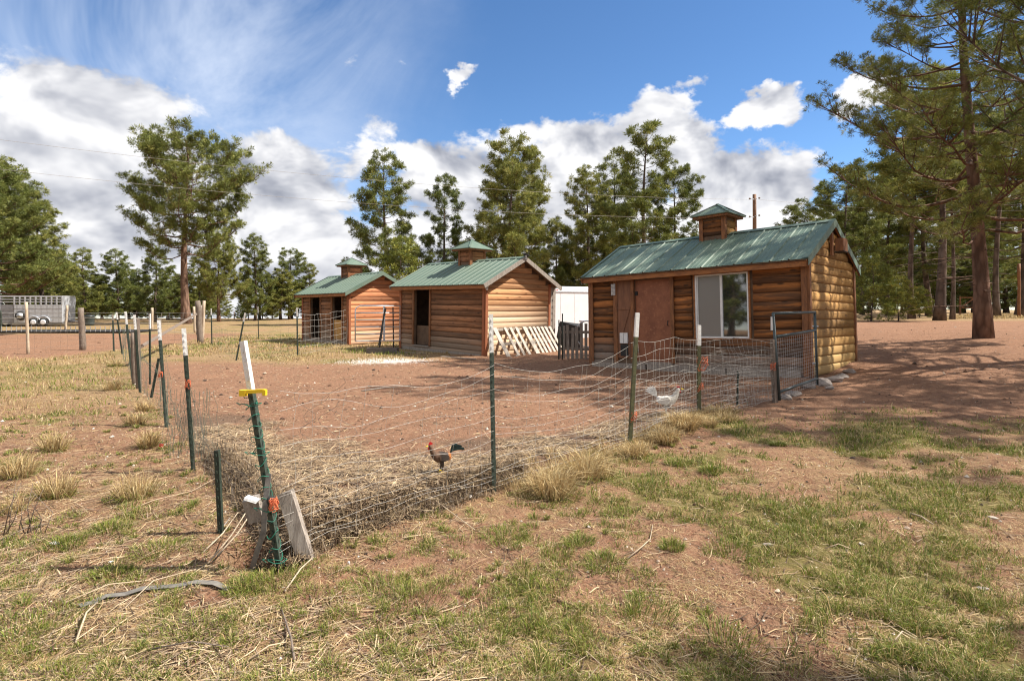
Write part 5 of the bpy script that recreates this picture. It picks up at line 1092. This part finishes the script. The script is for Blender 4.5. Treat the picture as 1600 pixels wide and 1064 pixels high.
ribbon([G(a, b) + Vector((0, 0, .012 + .008 * (i % 2))) for i, (a, b) in enumerate(((358, 921), (335, 919), (305, 920), (280, 923), (250, 921), (222, 925), (195, 931), (165, 938), (145, 945), (124, 952)))], .042, 'strap', 'webbing_strap', 'grey webbing strap trailing over the ground in the left foreground', 'strap')
m = MB(); cbuck = at(424, 782, 3.24); tag(MB().lathe([(.018, -.02), (.026, -.01), (.026, .01), (.018, .02)], cbuck, 10, Matrix.Rotation(1.57, 3, 'Y')).build('strap_ratchet', M['black']), 'black ratchet buckle on the corner post', 'ratchet')
def twine(px, py, D, s, label, nl=3, seed=0):
    m = MB(); rn = random.Random(seed); c = at(px, py, D)
    for k in range(nl): m.tube([c + Vector((math.cos(j * .7 + k) * s * rn.uniform(.6, 1.1), math.sin(j * .7 + k) * s * .5 - .02, math.sin(j * .9 + 2 * k) * s * rn.uniform(.9, 1.8))) for j in range(12)], .0022 * max(1, D / 6), 4, False)
    tag(m.build('orange_twine', M['orange']), label, 'twine', 'orange twine ties')
twine(430, 786, 3.2, .026, 'bright orange netting knot right of the corner post', 8, 1); twine(1097, 570, pr[3][0].y, .075, 'orange twine looped around the second olive post', 3, 2); twine(1094, 605, pr[3][0].y, .04, 'orange twine tail low on the second olive post', 3, 3); twine(1207, 573, pr[4][0].y, .045, 'faded orange twine on the wooden gate stake', 5, 4); twine(990, 651, pr[2][0].y, .035, 'small orange tie low on the first olive post', 3, 5); twine(295, 600, pl[1][0].y, .028, 'rusty orange tie on the second left post', 3, 6); twine(252, 585, pl[2][0].y, .03, 'faded red tie on the third left post', 3, 7)
tag(MB().box(G(252, 703) + Vector((0, 0, .05)), (.03, .02, .03), None, .004).build('red_tag', M['red']), 'small red plastic tag on the ground by the left fence', 'tag')
# broken branches and long stalks
def branch(pts, r, mat, label, lift=.012, group='fallen sticks and stalks'):
    P = [G(*p) + Vector((0, 0, lift + (.03 if 0 < i < len(pts) - 1 else 0) * (i % 2))) for i, p in enumerate(pts)]; r *= .62; o = MB().tube(P, [r * (1 - .5 * i / len(P)) for i in range(len(P))], 6).build('stick', M[mat]); tag(o, label, 'stick', group)
M['stalk'] = worn('dry_stalk', (.50, .38, .25), (.38, .28, .18), 12, bump=.1); M['pale_stalk'] = worn('pale_stalk', (.50, .40, .28), (.36, .27, .18), 12, bump=.1)
for pts, r, mt, lab in ((((445, 932), (470, 905), (487, 880), (496, 865)), .008, 'pale_stalk', 'pale bent stick right of the grey stake'), (((185, 806), (240, 795), (300, 770), (350, 748)), .006, 'stalk', 'long stalk leading up to the slumped bank'), (((98, 950), (170, 925), (230, 905), (300, 880)), .006, 'stalk', 'long stalk above the trailing strap'),
                        (((195, 952), (240, 920), (300, 895), (330, 880)), .005, 'pale_stalk', 'pale stalk crossing the trailing strap'), (((118, 1008), (135, 980), (152, 948)), .008, 'pale_stalk', 'pale stick below the trailing strap at left'), (((640, 783), (690, 795), (742, 826)), .007, 'pale_stalk', 'pale straight stick at the edge of the straw bank'), (((980, 878), (1005, 868), (1016, 845), (1020, 822)), .006, 'pale_stalk', 'thin curved pale twig on the right dirt'),
                        (((1423, 805), (1440, 813), (1458, 822)), .012, 'pale_stalk', 'short pale sliver in the green grass at right'), (((232, 1020), (300, 1022), (358, 1018)), .006, 'old_wood', 'dark twig lying flat in the left foreground'), (((460, 1040), (455, 1010), (446, 975), (440, 960)), .009, 'old_wood', 'gnarled grey twig at bottom left of centre'), (((385, 1040), (420, 1025), (455, 1005)), .006, 'stalk', 'stalk beside the gnarled twig'),
                        (((565, 612), (600, 608), (640, 603)), .022, 'grey_wood', 'grey branch lying on the bare yard dirt'), (((1290, 858), (1310, 858), (1330, 857)), .006, 'stalk', 'thin stalk on the right dirt'), (((1390, 1012), (1410, 1001), (1432, 1000)), .006, 'pale_stalk', 'pale twig in the lower right grass'), (((0, 842), (40, 830), (75, 818)), .006, 'old_wood', 'dark twig at the left edge')):
    branch(pts, r, mt, lab)
for k, (x0, y0, x1, y1, D0, D1) in enumerate(((325, 880, 392, 788, 3.35, 3.7), (340, 868, 398, 792, 3.4, 3.75), (300, 872, 360, 808, 3.55, 3.9), (318, 862, 372, 800, 3.5, 3.85))):
    tag(MB().tube([at(x0, y0, D0), at((x0 + x1) / 2 + 3, (y0 + y1) / 2 + 2, (D0 + D1) / 2), at(x1, y1, D1)], [.0055, .0045, .003], 6).build('stick', M['pale_stalk' if k != 2 else 'grey_wood']), ('lowest pale reed leaning on the bank left of the post', 'pale reed leaning parallel above the lowest one', 'grey reed farthest left against the bank', 'pale reed between the grey one and the post')[k], 'stick', 'reeds leaning on the bank')
for k, (px, py, w, h, lab, mt) in enumerate(((85, 850, .10, .03, 'white feather-like scrap in the left grass', 'white_paint'), (174, 882, .05, .02, 'small white scrap near the left tufts', 'white_paint'), (1552, 813, .09, .03, 'pale bark chip at the right edge of the lawn', 'pallet'), (1535, 920, .08, .03, 'flat reddish stone at right', 'stone'), (1393, 958, .06, .02, 'small white scrap in lower right grass', 'white_paint'), (920, 826, .045, .035, 'pale round pebble right of the green tuft', 'pallet'), (1200, 858, .08, .04, 'grey stone on the bare patch', 'stone'), (1215, 928, .06, .03, 'reddish chip near the lower tufts', 'pale_wood'), (585 + 150, 778, .06, .03, 'white scrap by the foot of the middle post', 'white_paint'), (545, 882, .03, .05, 'tiny white scrap in the dirt', 'white_paint'), (1560, 982, .08, .015, 'white sliver at bottom right', 'white_paint'), (1346, 846, .06, .02, 'pale chip in the green grass', 'pallet'))):
    g = G(px, py); o = link('ground_scrap', rock_mesh(40 + k, M[mt])); o.location = g + Vector((0, 0, h * .3)); o.scale = (w * .7, w * .4, h * .6); o.rotation_euler = (0, 0, k); tag(o, lab, 'scrap', 'scraps on the ground')

# ------------------------------------------------------------------ hen and rooster
def skinned(name, verts, edges, radii, mat, parent, sub=2, root=0):
    me = bpy.data.meshes.new(name); me.from_pydata(verts, edges, []); me.materials.append(mat); o = link(name, me, parent); sk = o.modifiers.new('skin', 'SKIN'); sk.use_smooth_shade = True
    for i, r in enumerate(radii): me.skin_vertices[0].data[i].radius = r if isinstance(r, tuple) else (r, r); me.skin_vertices[0].data[i].use_root = (i == root)
    o.modifiers.new('sub', 'SUBSURF').levels = sub; o.modifiers['sub'].render_levels = sub; return o
def plumage(name, base, mid, tail, comb=True):
    t = NT(name, .75, .3); v = t.coord('Object'); sx = t.N.new('ShaderNodeSeparateXYZ'); t.L.new(v, sx.inputs[0]); n = t.noise(v, 45, 4, .7)
    q = t.math('ADD', sx.outputs[0], t.math('MULTIPLY', t.math('SUBTRACT', n, .5), .12)); c = t.mix(t.rng(q, .03, .06), mid, base); c = t.mix(t.rng(q, -.07, -.10), c, tail); t.color(c); t.bump(n, .5, .006); return t.m
def bird(loc, rotz, s, mat, tailmat, label, cat, tail_n, tail_len, combh):
    """body, neck, head and legs are one skinned surface; faces +x"""
    r = empty(cat, loc, label, cat, rot=(0, 0, rotz)); r.scale = (s, s, s)
    vs = [(0, 0, .20), (.08, 0, .22), (.13, 0, .27), (.155, 0, .33), (.17, 0, .375), (.195, 0, .385), (-.07, 0, .215), (-.13, 0, .26), (.01, .045, .15), (.0, .05, .10), (.015, .05, .02), (.05, .05, .008), (.01, -.045, .15), (.0, -.05, .10), (.015, -.05, .02), (.05, -.05, .008)]
    es = [(0, 1), (1, 2), (2, 3), (3, 4), (4, 5), (0, 6), (6, 7), (0, 8), (8, 9), (9, 10), (10, 11), (0, 12), (12, 13), (13, 14), (14, 15)]
    ra = [(.085, .085), (.075, .078), (.048, .048), (.032, .034), (.030, .030), (.016, .018), (.062, .060), (.03, .035), .030, .017, .008, .006, .030, .017, .008, .006]
    skinned('body', vs, es, ra, mat, r)
    MB().lathe([(.012, 0), (.008, .02), (.001, .042)], (0, 0, 0), 8, None).build('beak', M['yellow'], r, (.208, 0, .383), (0, R(100), 0))
    cm = MB(); pts = [(.14, .405), (.145, .405 + combh * .7), (.158, .402 + combh * .5), (.165, .405 + combh), (.178, .40 + combh * .6), (.188, .40 + combh * .9), (.20, .395)]
    n = len(pts); cm.add([(x, -.006, z) for x, z in pts] + [(x, .006, z) for x, z in pts], [tuple(range(n)), tuple(range(2 * n - 1, n - 1, -1))] + [(i, i + n, (i + 1) % n + n, (i + 1) % n) for i in range(n)]); cm.build('comb', M['red'], r)
    MB().lathe([(.002, 0), (.012, -.012), (.013, -.03), (.003, -.045)], (.195, 0, .37), 8).build('wattle', M['red'], r)
    for sy in (-1, 1): MB().lathe([(.001, -.006), (.006, 0), (.001, .006)], (.185, sy * .026, .392), 8).build('eye', M['black'], r)
    for sy in (-1, 1):
        w_ = MB(); pp = [(.07, .24), (.03, .275), (-.06, .26), (-.13, .215), (-.10, .18), (-.02, .17), (.05, .185)]; n = len(pp); w_.add([(x, sy * .078, z) for x, z in pp] + [(x * .9, sy * .100, z * .96 + .01) for x, z in pp], [tuple(range(n)), tuple(range(2 * n - 1, n - 1, -1))] + [(i, (i + 1) % n, (i + 1) % n + n, i + n) for i in range(n)]); w_.build('wing', mat, r)
        for k in (-1, 0, 1): MB().tube([(.015, sy * .05, .012), (.06, sy * .05 + k * .025, .006)], [.006, .003], 5).build('toe', M['yellow'], r)
        MB().tube([(.012, sy * .05, .012), (-.02, sy * .05, .006)], [.006, .003], 5).build('toe', M['yellow'], r)
    for k in range(tail_n):
        a = R(38 + 52 * k / max(1, tail_n - 1)); m = MB(); L = tail_len * (1 - .15 * abs(k - tail_n / 2) / tail_n * 2); y = (k % 3 - 1) * .014; pts = []
        for j in range(7): q = j / 6; aa = a + q * .75 * (1 if tail_len > .2 else .25); pts.append(Vector((-.12 - L * q * math.cos(a) - .08 * q * q * tail_len * 3, y * (1 + q), .27 + L * q * math.sin(a) - L * .55 * q * q * (1 if tail_len > .2 else .2))))
        vs = []; 
        for j, p in enumerate(pts): wd = .018 * math.sin(math.pi * (j / 6 * .85 + .12)) + .003; vs += [p + Vector((0, -.003, -wd)), p + Vector((0, .003, -wd)), p + Vector((0, .003, wd)), p + Vector((0, -.003, wd))]
        m.add(vs, [(i * 4 + j, i * 4 + (j + 1) % 4, i * 4 + 4 + (j + 1) % 4, i * 4 + 4 + j) for i in range(6) for j in range(4)]); m.build('tail_feather', tailmat, r)
g = Vector((-.56, 4.62, float(gz(-.56, 4.62)) + .025)); hh = worn('rooster_tail', (.02, .045, .04), (.012, .02, .02), 20, rough=.35, bump=0)
bird(g, R(200), .56, plumage('rooster_plumage', (.11, .06, .035), (.06, .045, .035), (.42, .15, .04)), hh, 'black and orange rooster pecking about in the straw behind the wire', 'rooster', 9, .24, .045)
g = G(1040, 656); wh = plumage('hen_plumage', (.50, .46, .40), (.60, .56, .50), (.62, .59, .54)); bird(g, R(-12), .95, wh, M['white_paint'], 'white hen with raised tail behind the wire by the golden grass', 'hen', 7, .17, .025)
print('TRIS', sum(len(o.data.polygons) for o in bpy.data.objects if o.type == 'MESH' and not o.parent), len(bpy.data.objects))
